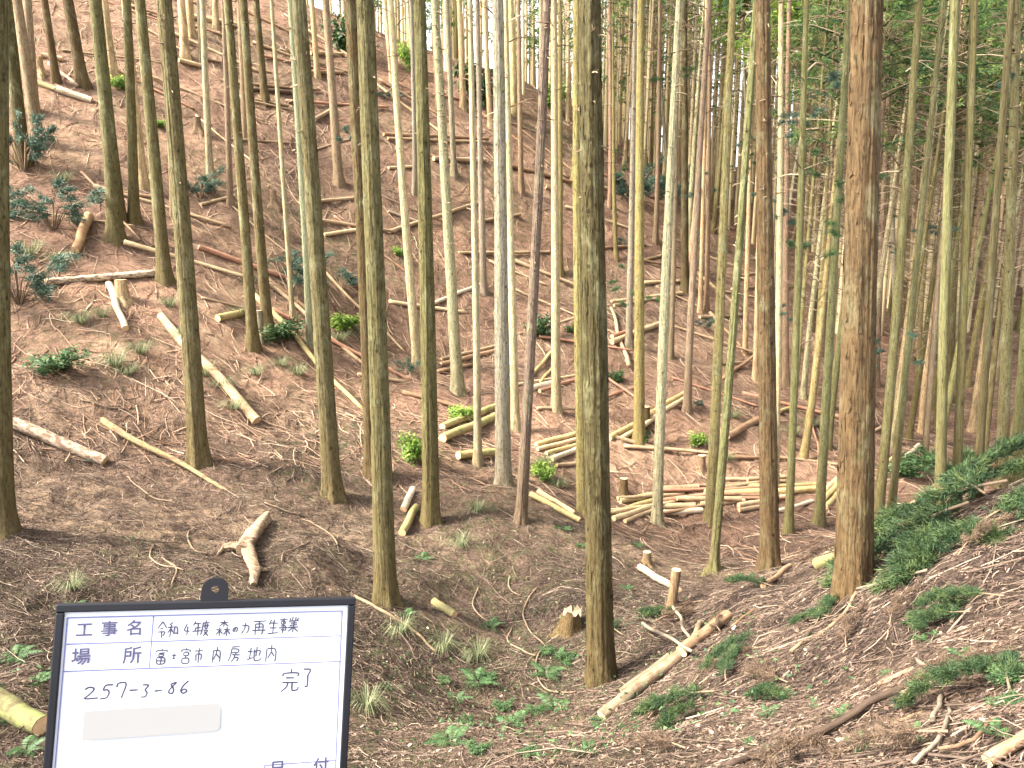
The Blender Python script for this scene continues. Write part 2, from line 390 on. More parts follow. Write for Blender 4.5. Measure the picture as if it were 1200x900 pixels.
g_me = make_mesh('ground', np.c_[fx, fy, gz], [gf], MAT['ground'], True, None, {'dry': dry, 'soil': soil, 'moss': moss})
ground = link('ground', g_me, kind='structure')

# ------------------------------------------------------------------ trees: meshes
def trunk_mesh(name, height, rbase, sides, dz, mat, seed, sweep=0.0, rough=0.004, flakes=0, flare=0.55, knots=20, sink=0.7, ztop_dense=None):
    r = np.random.default_rng(seed)
    if ztop_dense:
        zs = np.r_[np.arange(-sink, ztop_dense, dz), np.linspace(ztop_dense, height, 14)]
    else:
        zs = np.r_[np.linspace(-sink, 0.5, 8), np.linspace(0.7, height, max(8, int(height / dz)))]
    th = np.arange(sides) * 2 * math.pi / sides
    Z, T = np.meshgrid(zs, th, indexing='ij')
    tz = np.clip(Z, 0, None)
    rad = rbase * (1 - 0.86 * (tz / height) ** 0.8)
    nl = r.integers(4, 7); ph = r.uniform(0, 6.28)
    lob = 0.55 + 0.45 * np.cos(nl * T + ph + 0.6 * np.sin(T + ph))
    rad = rad * (1 + flare * np.exp(-np.clip(Z, -0.6 * rbase, None) / (1.5 * rbase)) * (0.35 + 0.65 * lob))
    # fibrous strips that run up the stem
    k = sides / 5.0
    per = lambda f, zf, s: fbm(np.cos(T) * f + 11, np.sin(T) * f + Z * zf, s, 2) + fbm(np.sin(T) * f - 7, np.cos(T) * f - Z * zf * .7, s + 5, 2)
    rad = rad + rough * 1.5 * per(7.0, 0.9, seed) + rough * 1.2 * per(2.0, 0.5, seed + 3)
    for _ in range(knots):
        kz = r.uniform(0.4, min(height, 9)); kt = r.uniform(0, 6.28); ks = r.uniform(0.012, 0.028)
        dt = np.angle(np.exp(1j * (T - kt))) * rbase
        rad = rad + 0.012 * np.exp(-((Z - kz) ** 2 + dt ** 2) / ks ** 2)
    bx = sweep * np.exp(-tz / 1.6) + 0.03 * np.sin(Z * 0.35 + ph); by = 0.03 * np.cos(Z * 0.3 + ph * 2)
    bx = bx - (sweep + 0.03 * np.sin(ph)) ; by = by - 0.03 * np.cos(ph * 2)
    V = np.stack([bx + rad * np.cos(T), by + rad * np.sin(T), Z], -1)
    n = len(zs); idx = np.arange(n * sides).reshape(n, sides)
    a, b = idx[:-1], idx[1:]
    q = np.stack([a, np.roll(a, -1, 1), np.roll(b, -1, 1), b], -1).reshape(-1, 4)
    mb = MB(); mb.add(V.reshape(-1, 3), q)
    if flakes:
        fz = r.uniform(0.1, 9.0, flakes); ft = r.uniform(0, 6.28, flakes); L = r.uniform(0.04, 0.17, flakes); W = r.uniform(0.006, 0.017, flakes)
        # thin strips whose lower (or upper) end curls away from the stem
        iz = np.clip(np.searchsorted(zs, fz), 0, n - 1); it = (ft / 6.2832 * sides).astype(int) % sides
        it = it % sides
        P0 = V[iz, it]; c0 = np.stack([bx[iz, it], by[iz, it], Z[iz, it]], -1)
        out = norm((P0 - c0) * np.array([1, 1, 0])); side = np.cross(np.array([0, 0, 1.0]), out)
        lift = r.uniform(0.002, 0.014, flakes)[:, None]
        s = np.where(r.random(flakes) < 0.75, -1.0, 1.0)[:, None]
        up = np.array([0, 0, 1.0])
        P = np.stack([P0 + out * 0.002, P0 + out * 0.003 + s * up * L[:, None] * 0.6 + side * W[:, None] * r.normal(0, .5, (flakes, 1)), P0 + out * lift + s * up * L[:, None]], 1)
        Wd = np.stack([W, W * .9, W * .25], 1)
        v, f = ribbons(P, side, Wd); mb.add(v, f)
    return mb.mesh(name, mat, True)

def foliage_sprays(C, D, n_per, L, W, r, droop=0.35, spread=0.55):
    """C (B,3) spray roots, D (B,3) directions: n_per needle-ropes per spray"""
    B = len(C); Nn = B * n_per
    C = np.repeat(C, n_per, 0); D = np.repeat(D, n_per, 0)
    t = r.random((Nn, 1))
    d = norm(D * 0.75 + r.normal(0, spread, (Nn, 3)))
    start = C + D * t * L * 2.2 + r.normal(0, L * 0.22, (Nn, 3))
    l = L * r.uniform(0.5, 1.2, (Nn, 1))
    P = np.stack([start, start + d * l * 0.5 + np.array([0, 0, -0.10]) * l, start + d * l * 0.9 + np.array([0, 0, -droop]) * l + np.array([0, 0, .25]) * l * r.random((Nn, 1))], 1)
    S = norm(np.cross(d, r.normal(0, 1, (Nn, 3))))
    Wd = W * np.stack([np.full(Nn, .6), np.full(Nn, 1.0), np.full(Nn, .25)], 1) * r.uniform(.7, 1.3, (Nn, 1))
    return P, S, Wd
def crown_mesh(name, z0, z1, rmax, nb, n_per, L, W, seed, mat=None, leaf=None):
    r = np.random.default_rng(seed)
    z = z0 + (z1 - z0) * r.random(nb) ** 0.85; az = r.uniform(0, 6.283, nb)
    rel = (z - z0) / (z1 - z0)
    ln = rmax * (1.02 - rel) ** 0.75 * r.uniform(0.55, 1.15, nb) * np.clip(0.55 + rel * 3, 0, 1)
    out = np.stack([np.cos(az), np.sin(az), r.uniform(-.25, .35, nb)], -1)
    mb = MB()
    base = np.stack([0 * z, 0 * z, z], -1); tip = base + out * ln[:, None]
    mid = (base + tip) / 2 + np.array([0, 0, .06]) * ln[:, None]
    P = np.stack([base, mid, tip], 1); v, f, _ = tubes(P, np.stack([0.018 * np.ones(nb), .011 * np.ones(nb), .004 * np.ones(nb)], 1), 3)
    stem = (v, f)
    k = 4
    tt = r.uniform(0.35, 1.0, (nb, k, 1))
    C = (base[:, None] + out[:, None] * ln[:, None, None] * tt).reshape(-1, 3) + r.normal(0, .10, (nb * k, 3))
    D = norm(np.repeat(out, k, 0) + r.normal(0, .5, (nb * k, 3)))
    Pf, S, Wd = foliage_sprays(C, D, n_per, L, W, r)
    v, f = ribbons(Pf, S, Wd)
    cl = np.repeat(np.clip(r.normal(.45, .22, nb * k), 0, 1), n_per)
    rr = np.repeat(np.clip(cl + r.normal(0, .12, len(cl)), 0, 1), 6)
    mb.add(v, f, rr); mb.add(stem[0], stem[1], 0.0)
    return mb.mesh(name, mat or MAT['cedarleaf'], False)
def deadbranch_mesh(name, z0, z1, n, lmax, seed, rad=0.007, up=0.25):
    r = np.random.default_rng(seed)
    z = r.uniform(z0, z1, n); az = r.uniform(0, 6.283, n); l = lmax * r.uniform(.25, 1.0, n) * np.clip(0.3 + (z - z0) / (z1 - z0), 0, 1)
    u = r.normal(up, .22, n)
    d = np.stack([np.cos(az), np.sin(az), u], -1)
    b = np.stack([0 * z, 0 * z, z], -1)
    bend = r.normal(0, .12, (n, 3))
    P = np.stack([b, b + d * l[:, None] * .4 + bend * l[:, None] * .3, b + d * l[:, None] * .75 + bend * l[:, None] * .1 + np.array([0, 0, -.05]) * l[:, None], b + d * l[:, None] - np.array([0, 0, .14]) * l[:, None]], 1)
    R = rad * np.stack([1.3 + 0 * z, 1 + 0 * z, .75 + 0 * z, .3 + 0 * z], 1) * r.uniform(.6, 1.3, (n, 1))
    v, f, _ = tubes(P, R, 3)
    mb = MB(); mb.add(v, f, np.repeat(r.random(n), 12))
    # side twigs
    k = n * 2; pi = r.integers(0, n, k); t = r.uniform(.4, .9, (k, 1)); st = b[pi] + d[pi] * l[pi, None] * t
    dd = norm(d[pi] + r.normal(0, .7, (k, 3))); ll = l[pi, None] * r.uniform(.15, .4, (k, 1))
    P = np.stack([st, st + dd * ll], 1); v, f, _ = tubes(P, np.tile(np.array([[rad * .5, rad * .2]]), (k, 1)), 3)
    mb.add(v, f, np.repeat(r.random(k), 6))
    return mb.mesh(name, MAT['deadbranch'], True)
TR_T = [trunk_mesh('tall_trunk_mesh', 19, 0.15, 18, 0.22, MAT['bark_smooth'], 100 + i, sweep=[0, .10, -.06, .16][i], rough=.004, knots=16) for i in range(4)]
TR_Y = [trunk_mesh('young_trunk_mesh', 11.5, 0.11, 10, 0.5, MAT['bark_smooth'], 120 + i, sweep=[0, .16, -.08, .30][i], rough=.004, knots=10) for i in range(4)]
CR_T = [crown_mesh('tall_crown_mesh', 10.5, 18.6, 1.4, 14, 7, .30, .032, 140 + i) for i in range(3)]
CR_M = [crown_mesh('mid_crown_mesh', 9.0, 15.5, 1.3, 15, 16, .16, .016, 150 + i) for i in range(3)]
CR_Y = [crown_mesh('young_crown_mesh', 6.2, 10.6, 1.3, 18, 16, .13, .014, 160 + i) for i in range(4)]
DB_Y = [deadbranch_mesh('young_dead_branch_mesh', 2.2, 8.8, 64, 1.7, 170 + i, .0075, .42) for i in range(4)]
DB_T = [deadbranch_mesh('tall_dead_branch_mesh', 5.5, 11.5, 30, 1.5, 180 + i, .009) for i in range(3)]
DB_S = [deadbranch_mesh('stub_mesh', .8, 10.5, 80, .22, 190 + i, .009, .1) for i in range(3)]
def sprig_mesh(name, z, n, size, seed, mat):
    r = np.random.default_rng(seed)
    az = r.uniform(0, 6.28, n); q_ = r.uniform(.05, .42, n); C = np.stack([q_ * np.cos(az), q_ * np.sin(az), z + r.normal(0, .16, n)], -1)
    D = np.stack([np.cos(az), np.sin(az), r.uniform(-.3, .4, n)], -1)
    P, S, W = foliage_sprays(C, D, 150, size * .34, .0034, r, .2, .6); P = P + (C * 0)[:1]
    v, f = ribbons(P, S, W); mb = MB(); mb.add(v, f, np.repeat(np.clip(r.normal(.55, .22, len(P)), 0, 1), 6))
    return mb.mesh(name, mat, False)
SPRIG = [sprig_mesh('sprig_mesh', 0, 8, .20, 200 + i, MAT['bluegreen']) for i in range(2)] + [sprig_mesh('sprig_mesh', 0, 8, .20, 205, MAT['fern'])]

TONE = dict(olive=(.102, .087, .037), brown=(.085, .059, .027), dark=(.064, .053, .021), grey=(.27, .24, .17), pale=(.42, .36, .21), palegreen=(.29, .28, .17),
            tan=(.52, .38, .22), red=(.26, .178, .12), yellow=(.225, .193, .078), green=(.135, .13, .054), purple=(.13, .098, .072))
ntree = [0]
def lean_dir(B, tx):
    """stem direction in the plane across the view so that it meets the top of the frame at column tx"""
    def at(a):
        d = norm(np.array([0, 0, 1.0]) + a * np.array([1.0, 0, 0]))
        lo, hi = 0.0, 60.0
        for _ in range(40):
            mi = (lo + hi) / 2
            if proj(B + d * mi)[1] > 0: lo = mi
            else: hi = mi
        return proj(B + d * lo)[0], d
    a0, a1 = -.5, .5
    for _ in range(40):
        am = (a0 + a1) / 2
        if at(am)[0] < tx: a0 = am
        else: a1 = am
    return at((a0 + a1) / 2)[1]
def add_tree(B, d, rad, kind, tone, label, group=None, near=False, mesh=None, sprigs=(), spin=None, crown=True, dead=True, jitter=.10):
    i = ntree[0]; ntree[0] += 1
    root = empty('cedar_tree', Vector(B)); tag(root, label, 'tree', group)
    q = Vector((0, 0, 1)).rotation_difference(Vector(d)); root.rotation_mode = 'QUATERNION'; root.rotation_quaternion = q
    spin = random.uniform(0, 6.28) if spin is None else spin
    c = np.array(TONE[tone]) * random.uniform(1 - jitter, 1 + jitter) * (1 + np.array([random.uniform(-.06, .06) for _ in range(3)]))
    if mesh is None:
        base = .15 if kind == 'tall' else .11
        me = random.choice(TR_T if kind == 'tall' else TR_Y); s = rad / base
    else:
        me = mesh; s = 1.0
    t = link('trunk', me, root); t.scale = (s, s, 1); t.rotation_euler.z = spin; t.color = (*c, 1)
    hs_ = random.uniform(.92, 1.12)
    if crown:
        cr = link('crown', random.choice({'tall': CR_T, 'mid': CR_M, 'young': CR_Y}[crown if isinstance(crown, str) else kind]), root)
        cr.rotation_euler.z = spin * 2; cr.scale = (1, 1, hs_ if kind == 'young' else 1)
    if dead:
        db = link('dead_branches', random.choice(DB_Y if kind == 'young' else (DB_T if dead != 'stub' else DB_S)), root, kind='stuff'); db.rotation_euler.z = spin * 3
    for z, which, sc in sprigs:
        sp = link('sprig', SPRIG[which], root, (0, 0, z), kind='stuff'); sp.scale = (sc, sc, sc); sp.rotation_euler.z = random.uniform(0, 6)
    return root
placed = []     # (x, y) of every stem
def tree_px(bx, by, tx, wpx, tone, label, group=None, kind='tall', hero=0, **kw):
    B = hit(bx, by)
    if B is None: print('no ground at', bx, by); return None
    depth = proj(B)[2]; rad = wpx * depth / FPX / 2
    d = lean_dir(B, tx)
    mesh = None
    if hero:
        mesh = trunk_mesh('near_trunk_mesh', 19, rad * 1.12, 40 + 16 * hero, 0.05 if hero < 3 else 0.03, MAT['bark'] if tone in ('olive', 'brown', 'dark', 'red', 'purple') else MAT['bark_smooth'], 300 + int(bx), sweep=kw.pop('sweep', 0), rough=.0035 + .001 * hero,
                          flakes=[0, 60, 160, 650][hero], knots=26, ztop_dense=9.5, flare=kw.pop('flare', .5))
    placed.append((B[0], B[1]))
    return add_tree(B, d, rad * 1.1, kind, tone, label, group, mesh=mesh, **kw)

# ---- stems that can be told apart, by (foot x, foot y, top x, width, tone)
near = [
 (1000,690,1013,35,'brown','thickest reddish-brown cedar trunk with flaking bark beside the cut green boughs',dict(hero=3,flare=.25)),
 (705,798,690,29,'dark','dark olive-brown cedar trunk rising from the gully beside the patchy fallen log',dict(hero=3,flare=.35)),
 (902,668,900,20,'brown','straight brown cedar trunk on the spur just behind the sawn log end',dict(hero=2)),
 (452,708,432,23,'olive','olive-brown cedar trunk with wide orange-stained foot nearest the whiteboard corner tab',dict(hero=2,flare=.6)),
 (390,582,346,20,'olive','leaning olive-brown cedar trunk on the bare earth slope above the whiteboard',dict(hero=2)),
 (233,542,193,20,'olive','grey-olive cedar trunk with the long pale pole lying against its foot',dict(hero=2)),
 (1,622,-9,27,'olive','orange-brown mossy cedar trunk beside the weathered grey log on the slope',dict(hero=2)),
 (505,612,494,18,'olive','smooth olive cedar trunk beside two short cut logs standing against it',dict(hero=2)),
 (437,557,413,17,'brown','reddish-brown cedar trunk close behind the orange-footed cedar',dict(hero=1)),
 (590,570,578,17,'grey','pale grey cedar trunk in front of the yellow mossy logs',dict(hero=1)),
 (610,612,645,12,'purple','purplish-brown slanting cedar stem leaning across its neighbours',dict(hero=1)),
 (683,602,675,12,'yellow','mossy yellow cedar stem just behind the dark gully cedar',dict(hero=1)),
 (770,614,796,11.5,'palegreen','grey-green cedar stem standing in front of the stacked log pile',dict(hero=1)),
 (832,610,862,11.5,'yellow','yellow-green cedar stem of a close pair behind the log pile',dict(hero=1)),
 (836,668,887,9.5,'green','thin dark mossy cedar stem with spreading pale roots beside the log pile',dict(hero=1,flare=1.3)),
]
for bx, by, tx, wp, tone, lab, kw in near:
    tree_px(bx, by, tx, wp, tone, lab, dead='stub', **kw)

MARKS = [(144,345,'the freshly cut orange stump'),(90,332,'the whitish level log'),(87,114,'the bright white-barked log'),(62,262,'the wide blue-green shrub'),(26,195,'the tall blue-green shrub'),
 (340,342,'the spreading blue-green shrub'),(306,392,'the grey stump'),(265,304,'the red-brown barked log'),(268,374,'the short mossy yellow log'),(405,385,'the low green bush'),(235,232,'the flat-boughed blue-green seedling'),
 (232,152,'the dark red stump'),(321,238,'the small red-brown stump'),(140,105,'the green bush on the debris slope'),(250,28,'the pale log under the crest'),(550,505,'the two yellow-green mossy logs'),(540,488,'the yellow-green leafy bush'),
 (633,396,'the bright green bush'),(637,456,'the thick white log'),(655,527,'the small log heap'),(745,393,'the pale and reddish pole pair'),(757,500,'the small brown stump'),(778,480,'the paired yellow poles'),(822,553,'the small reddish stump'),
 (780,590,'the long log stack'),(925,580,'the thin end of the long log stack'),(870,507,'the sloping bark-covered log'),(1065,556,'the dark green far-bank bushes'),(1082,598,'the far-bank cut stump'),(1050,600,'the pale far-bank log'),
 (1130,610,'the heap of green boughs'),(745,240,'the blue-green young cedar'),(790,245,'the taller blue-green young cedar'),(410,62,'the tall dark green crest bush'),(480,84,'the yellow-green crest bush'),(560,122,'the round dark green crest bush'),
 (650,130,'the green bush on the brow'),(476,438,'the small pale blue-green seedling'),(745,460,'the dark slim log'),(826,386,'the tiny blue-green seedling'),(816,478,'the small dark seedling')]
TW = dict(olive='olive', brown='brown', dark='dark brown', grey='grey', pale='pale cream', palegreen='pale greenish', tan='tan', red='reddish-brown', yellow='yellow-green', green='mossy green', purple='purplish')
used_labels = set()
def tree_label(bx, by, wp, tone):
    size = 'very thin' if wp < 6.6 else 'thin' if wp < 9.2 else 'slender' if wp < 12 else 'sturdy'
    near_ = sorted(MARKS, key=lambda m: (m[0] - bx) ** 2 + 1.6 * (m[1] - by) ** 2)[:3]
    for m in near_:
        rel = 'upslope of' if by < m[1] - 25 else 'downslope of' if by > m[1] + 25 else 'beside'
        lab = '%s %s cedar trunk %s %s' % (size, TW[tone], rel, m[2])
        if lab not in used_labels: used_labels.add(lab); return lab
    return lab
GL = 'trees on the slope above the whiteboard'; LL = 'slender cedar trunk on the debris-strewn slope above the whiteboard'
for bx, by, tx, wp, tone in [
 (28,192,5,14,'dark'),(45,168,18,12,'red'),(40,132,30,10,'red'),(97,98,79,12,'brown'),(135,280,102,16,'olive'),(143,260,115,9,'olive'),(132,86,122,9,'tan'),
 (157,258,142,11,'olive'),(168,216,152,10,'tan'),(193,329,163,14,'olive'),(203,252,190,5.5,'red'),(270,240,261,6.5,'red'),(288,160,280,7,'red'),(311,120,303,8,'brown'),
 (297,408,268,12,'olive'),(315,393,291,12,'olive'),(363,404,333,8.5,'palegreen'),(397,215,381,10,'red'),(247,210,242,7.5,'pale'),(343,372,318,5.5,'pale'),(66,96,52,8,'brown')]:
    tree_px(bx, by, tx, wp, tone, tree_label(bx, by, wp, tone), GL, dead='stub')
GR = 'trees along the ridge crest'; LR = 'sunlit tan cedar trunk on the ridge crest against the pale sky'
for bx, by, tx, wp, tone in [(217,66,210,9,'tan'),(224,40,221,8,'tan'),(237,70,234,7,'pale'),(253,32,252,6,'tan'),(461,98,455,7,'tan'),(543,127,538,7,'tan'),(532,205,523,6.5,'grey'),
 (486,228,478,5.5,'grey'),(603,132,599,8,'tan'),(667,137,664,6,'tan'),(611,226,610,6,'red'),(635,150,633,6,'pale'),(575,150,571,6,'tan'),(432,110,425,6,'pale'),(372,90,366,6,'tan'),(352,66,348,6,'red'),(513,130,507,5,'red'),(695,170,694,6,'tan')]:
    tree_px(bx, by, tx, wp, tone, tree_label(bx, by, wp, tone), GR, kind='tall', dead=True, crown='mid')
GM = 'trees among the cut logs'; LM = 'pale lichen-covered cedar stem among the scattered logs on the facing slope'
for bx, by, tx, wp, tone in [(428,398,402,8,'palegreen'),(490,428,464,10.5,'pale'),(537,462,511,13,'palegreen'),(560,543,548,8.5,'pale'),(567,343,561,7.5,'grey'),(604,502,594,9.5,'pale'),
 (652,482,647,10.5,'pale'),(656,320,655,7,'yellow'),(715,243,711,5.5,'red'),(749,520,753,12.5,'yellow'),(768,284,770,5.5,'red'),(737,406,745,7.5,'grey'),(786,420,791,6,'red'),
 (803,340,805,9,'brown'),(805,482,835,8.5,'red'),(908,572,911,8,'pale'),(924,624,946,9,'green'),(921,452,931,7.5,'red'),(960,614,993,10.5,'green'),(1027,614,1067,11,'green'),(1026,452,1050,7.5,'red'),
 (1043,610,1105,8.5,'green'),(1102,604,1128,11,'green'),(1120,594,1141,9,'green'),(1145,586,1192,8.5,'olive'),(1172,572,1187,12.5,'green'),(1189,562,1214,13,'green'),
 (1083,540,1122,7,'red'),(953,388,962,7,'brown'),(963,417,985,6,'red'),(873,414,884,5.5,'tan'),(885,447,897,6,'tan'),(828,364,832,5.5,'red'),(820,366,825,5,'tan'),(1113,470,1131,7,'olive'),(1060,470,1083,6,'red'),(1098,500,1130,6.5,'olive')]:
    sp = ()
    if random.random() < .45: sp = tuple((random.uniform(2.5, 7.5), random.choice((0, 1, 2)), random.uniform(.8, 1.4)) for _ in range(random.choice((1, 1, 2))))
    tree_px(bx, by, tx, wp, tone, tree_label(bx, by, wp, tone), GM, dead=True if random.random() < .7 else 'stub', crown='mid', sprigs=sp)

# ---- the dense young stand on the far slope: scattered over the ground, spaced stems
GY_ = 'dense young cedar stand'; LY = 'thin young cedar with dead side branches in the dense far stand'
def free(x, y, dmin):
    return all((x - a) ** 2 + (y - b) ** 2 > dmin * dmin for a, b in placed)
cnt = 0; tries = 0
while cnt < 155 and tries < 30000:
    tries += 1
    y = 17.5 + 29 * random.random() ** 1.5; x = random.uniform(2.0, 33)
    if x > .72 * y + .5 or x < 0.10 * y - 1.5: continue
    if x < .36 * y and random.random() < .5: continue
    if y < 24 and x < 0.42 * y: continue          # thinned ground stays open
    if y < 29 and random.random() < .1: continue
    if not free(x, y, .45 + .016 * y): continue
    z = H1(x, y)
    placed.append((x, y)); cnt += 1
    d = norm(np.array([random.gauss(.035, .03), random.gauss(0, .03), 1.0]))
    sp = ()
    if random.random() < .12: sp = ((random.uniform(3, 7), random.choice((0, 1, 2)), random.uniform(.8, 1.5)),)
    add_tree((x, y, z), d, random.uniform(.062, .112), 'young', random.choice(['tan', 'pale', 'yellow', 'tan', 'pale', 'pale', 'red', 'tan']), LY, GY_, sprigs=sp)
cnt = 0; tries = 0
while cnt < 45 and tries < 4000:
    tries += 1
    y = random.uniform(15.5, 27); x = random.uniform(.37, .70) * y
    if not free(x, y, .62): continue
    z = H1(x, y); placed.append((x, y)); cnt += 1
    d = norm(np.array([random.gauss(.045, .025), random.gauss(0, .03), 1.0]))
    add_tree((x, y, z), d, random.uniform(.045, .085), 'young', random.choice(['yellow', 'green', 'tan', 'pale', 'olive', 'yellow']), LY, GY_)
GB = 'trees behind the ridge'; LB = 'pale cedar trunk half hidden behind the brow of the ridge'
cnt = 0; tries = 0
while cnt < 10 and tries < 3000:
    tries += 1
    y = random.uniform(29, 46); x = random.uniform(-13, 9)
    if not free(x, y, 1.5): continue
    z = H1(x, y); placed.append((x, y)); cnt += 1
    d = norm(np.array([random.gauss(.0, .03), random.gauss(0, .03), 1.0]))
    add_tree((x, y, z), d, random.uniform(.08, .13), 'young', random.choice(['tan', 'pale', 'yellow', 'tan']), LB, GB)
print('trees', ntree[0])
def distant_stand():
    r = np.random.default_rng(5); mb = MB(); mf = MB(); md = MB(); k = 0
    while k < 830:
        inner = k < 540; crest = k >= 670
        y = r.uniform(23, 47) if inner else r.uniform(47, 66); x = r.uniform(-34, 46)
        if crest: y = r.uniform(31, 44); x = r.uniform(-17, 9)
        if x > .72 * y: continue
        if inner and (x < (.27 if y < 31 else .12) * y or not free(x, y, .5)): continue
        if inner and y < 30 and x < .4 * y: continue
        k += 1; z = H1(x, y); ht = r.uniform(11, 14); zz = np.linspace(-.4, ht, 6)
        P = np.stack([x + .02 * zz, y + 0 * zz, z + zz], -1)[None]; v, f, _ = tubes(P, np.linspace(r.uniform(.05, .085), .02, 6)[None], 6); mb.add(v, f, r.uniform(.5, 1))
        nb = 4 if inner else 34 if crest else 12; zb = r.uniform(ht * (.62 if inner else .12 if crest else .35), ht * (.62 if crest else .9), nb); az = r.uniform(0, 6.28, nb); l = r.uniform(.2, 1.3, nb)
        C = np.stack([x + np.cos(az) * l, y + np.sin(az) * l, z + zb], -1); D = np.stack([np.cos(az), np.sin(az), 0 * az], -1)
        nd = 22; zd = r.uniform(2.5, ht * .75, nd); ad = r.uniform(0, 6.28, nd); ld = r.uniform(.3, 1.3, nd)
        bs = np.stack([x + .02 * zd, y + 0 * zd, z + zd], -1); tp = bs + np.stack([np.cos(ad) * ld, np.sin(ad) * ld, .35 * ld], -1)
        v, f, _ = tubes(np.stack([bs, tp], 1), np.tile([[.009, .003]], (nd, 1)), 3); md.add(v, f, np.repeat(r.random(nd), 6))
        Pf, S, W = foliage_sprays(C, D, 14, .18, .022, r); v, f = ribbons(Pf, S, W); mf.add(v, f, np.repeat(np.clip(r.normal(.5, .25, len(Pf)), 0, 1), 6))
    root = empty('distant_stand', (15, 50, H1(15, 50))); root['kind'] = 'stuff'; tag(root, 'countless far cedar stems filling and closing the view behind the young stand', 'wood')
    for nm, m_, mt in (('trunks', mb, 'paletrunk'), ('dead_branches', md, 'deadbranch'), ('foliage', mf, 'cedarleaf')):
        o = link(nm, m_.mesh('distant_' + nm + '_mesh', MAT[mt], nm == 'trunks'), root, kind='stuff'); o.matrix_parent_inverse = Matrix.Translation(-root.location)
MAT['paletrunk'] = attr_material('distant_bark', [(0, (.28, .20, .12)), (.6, (.48, .37, .21)), (1, (.58, .48, .29))], .9)
distant_stand()

# ---- broadleaved trees with bright leaves among the stand
def leaf_cloud(C, n_per, spread, size, r):
    B = len(C); n = B * n_per
    c = np.repeat(C, n_per, 0) + r.normal(0, spread, (n, 3)); d = norm(r.normal(0, 1, (n, 3)) * np.array([1, 1, .5]) + np.array([0, 0, -.2]))
    l = size * r.uniform(.6, 1.3, (n, 1)); S = norm(np.cross(d, r.normal(0, .6, (n, 3)) + np.array([0, 0, 1.0])))
    P = np.stack([c, c + d * l * .5, c + d * l + np.array([0, 0, -.15]) * l], 1)
    W = (l * .28) * np.array([[.25, 1.0, .1]])
    return P, S, W
def broadleaf_tree(x, y, h, label, seed, mat='brightleaf'):
    r = np.random.default_rng(seed)
    root = empty('broadleaf_tree', (x, y, H1(x, y))); tag(root, label, 'tree')
    mb = MB(); K = 8; zz = np.linspace(-.4, h, K)
    P = np.stack([.25 * np.sin(zz * .5 + seed), .2 * np.cos(zz * .4 + seed), zz], -1)[None]
    v, f, _ = tubes(P, np.linspace(.09, .02, K)[None], 8); mb.add(v, f)
    nb = 18; zb = r.uniform(h * .62, h * .98, nb); az = r.uniform(0, 6.28, nb); l = r.uniform(.7, 1.9, nb)
    b = np.stack([.25 * np.sin(zb * .5 + seed), .2 * np.cos(zb * .4 + seed), zb], -1)
    tip = b + np.stack([np.cos(az) * l, np.sin(az) * l, l * .45], -1)
    P = np.stack([b, (b + tip) / 2 + r.normal(0, .1, (nb, 3)), tip], 1); v, f, _ = tubes(P, np.tile([[.022, .014, .005]], (nb, 1)), 4); mb.add(v, f)
    t = link('trunk', mb.mesh('broadleaf_trunk_mesh', MAT['bark_smooth']), root); t.color = (.26, .23, .16, 1)
    C = (b[:, None] + (tip - b)[:, None] * r.uniform(.5, 1.1, (nb, 4, 1))).reshape(-1, 3)
    P, S, W = leaf_cloud(C, 110, .30, .14, r); v, f = ribbons(P, S, W); mb = MB()
    cl = np.repeat(np.clip(r.normal(.6, .2, len(C)), 0, 1), 110)
    mb.add(v, f, np.repeat(np.clip(cl + r.normal(0, .15, len(cl)), 0, 1), 6))
    link('crown', mb.mesh('broadleaf_crown_mesh', MAT[mat], False), root)
def at_px(px, depth):
    d = ray(px, 300) * depth; return d[0], d[1]
for px, dp, h, lab, mt in [(1128,22,10.4,'broadleaf tree with bright yellow-green leaves in front of the dense cedar stand','brightleaf'),
  (928,25,10.8,'broadleaf tree with fresh green leaves behind the straight brown cedar','brightleaf'),
  (1160,25,9.6,'small tree with rusty withered leaves beside the bright yellow-green tree','deadleaf'),
  (868,29,11.0,'slim broadleaf tree with light green leaves beside the straight brown cedar','brightleaf'),
  (1045,23,10.6,'broadleaf tree with yellow-green leaves beyond the thickest cedar trunk','brightleaf'),
  (1088,27,10.8,'broadleaf tree with pale green leaves deep in the young stand','brightleaf'),
  (1192,21,10.2,'broadleaf tree with dense green leaves at the end of the bough heap','brightleaf'),
  (775,31,11.0,'broadleaf tree with light green leaves beyond the taller blue-green young cedar','brightleaf'),
  (982,27,11.2,'broadleaf tree with bright leaves showing beside the thickest cedar trunk','brightleaf')]:
    x, y = at_px(px, dp); broadleaf_tree(x, y, h, lab, int(px), mt)

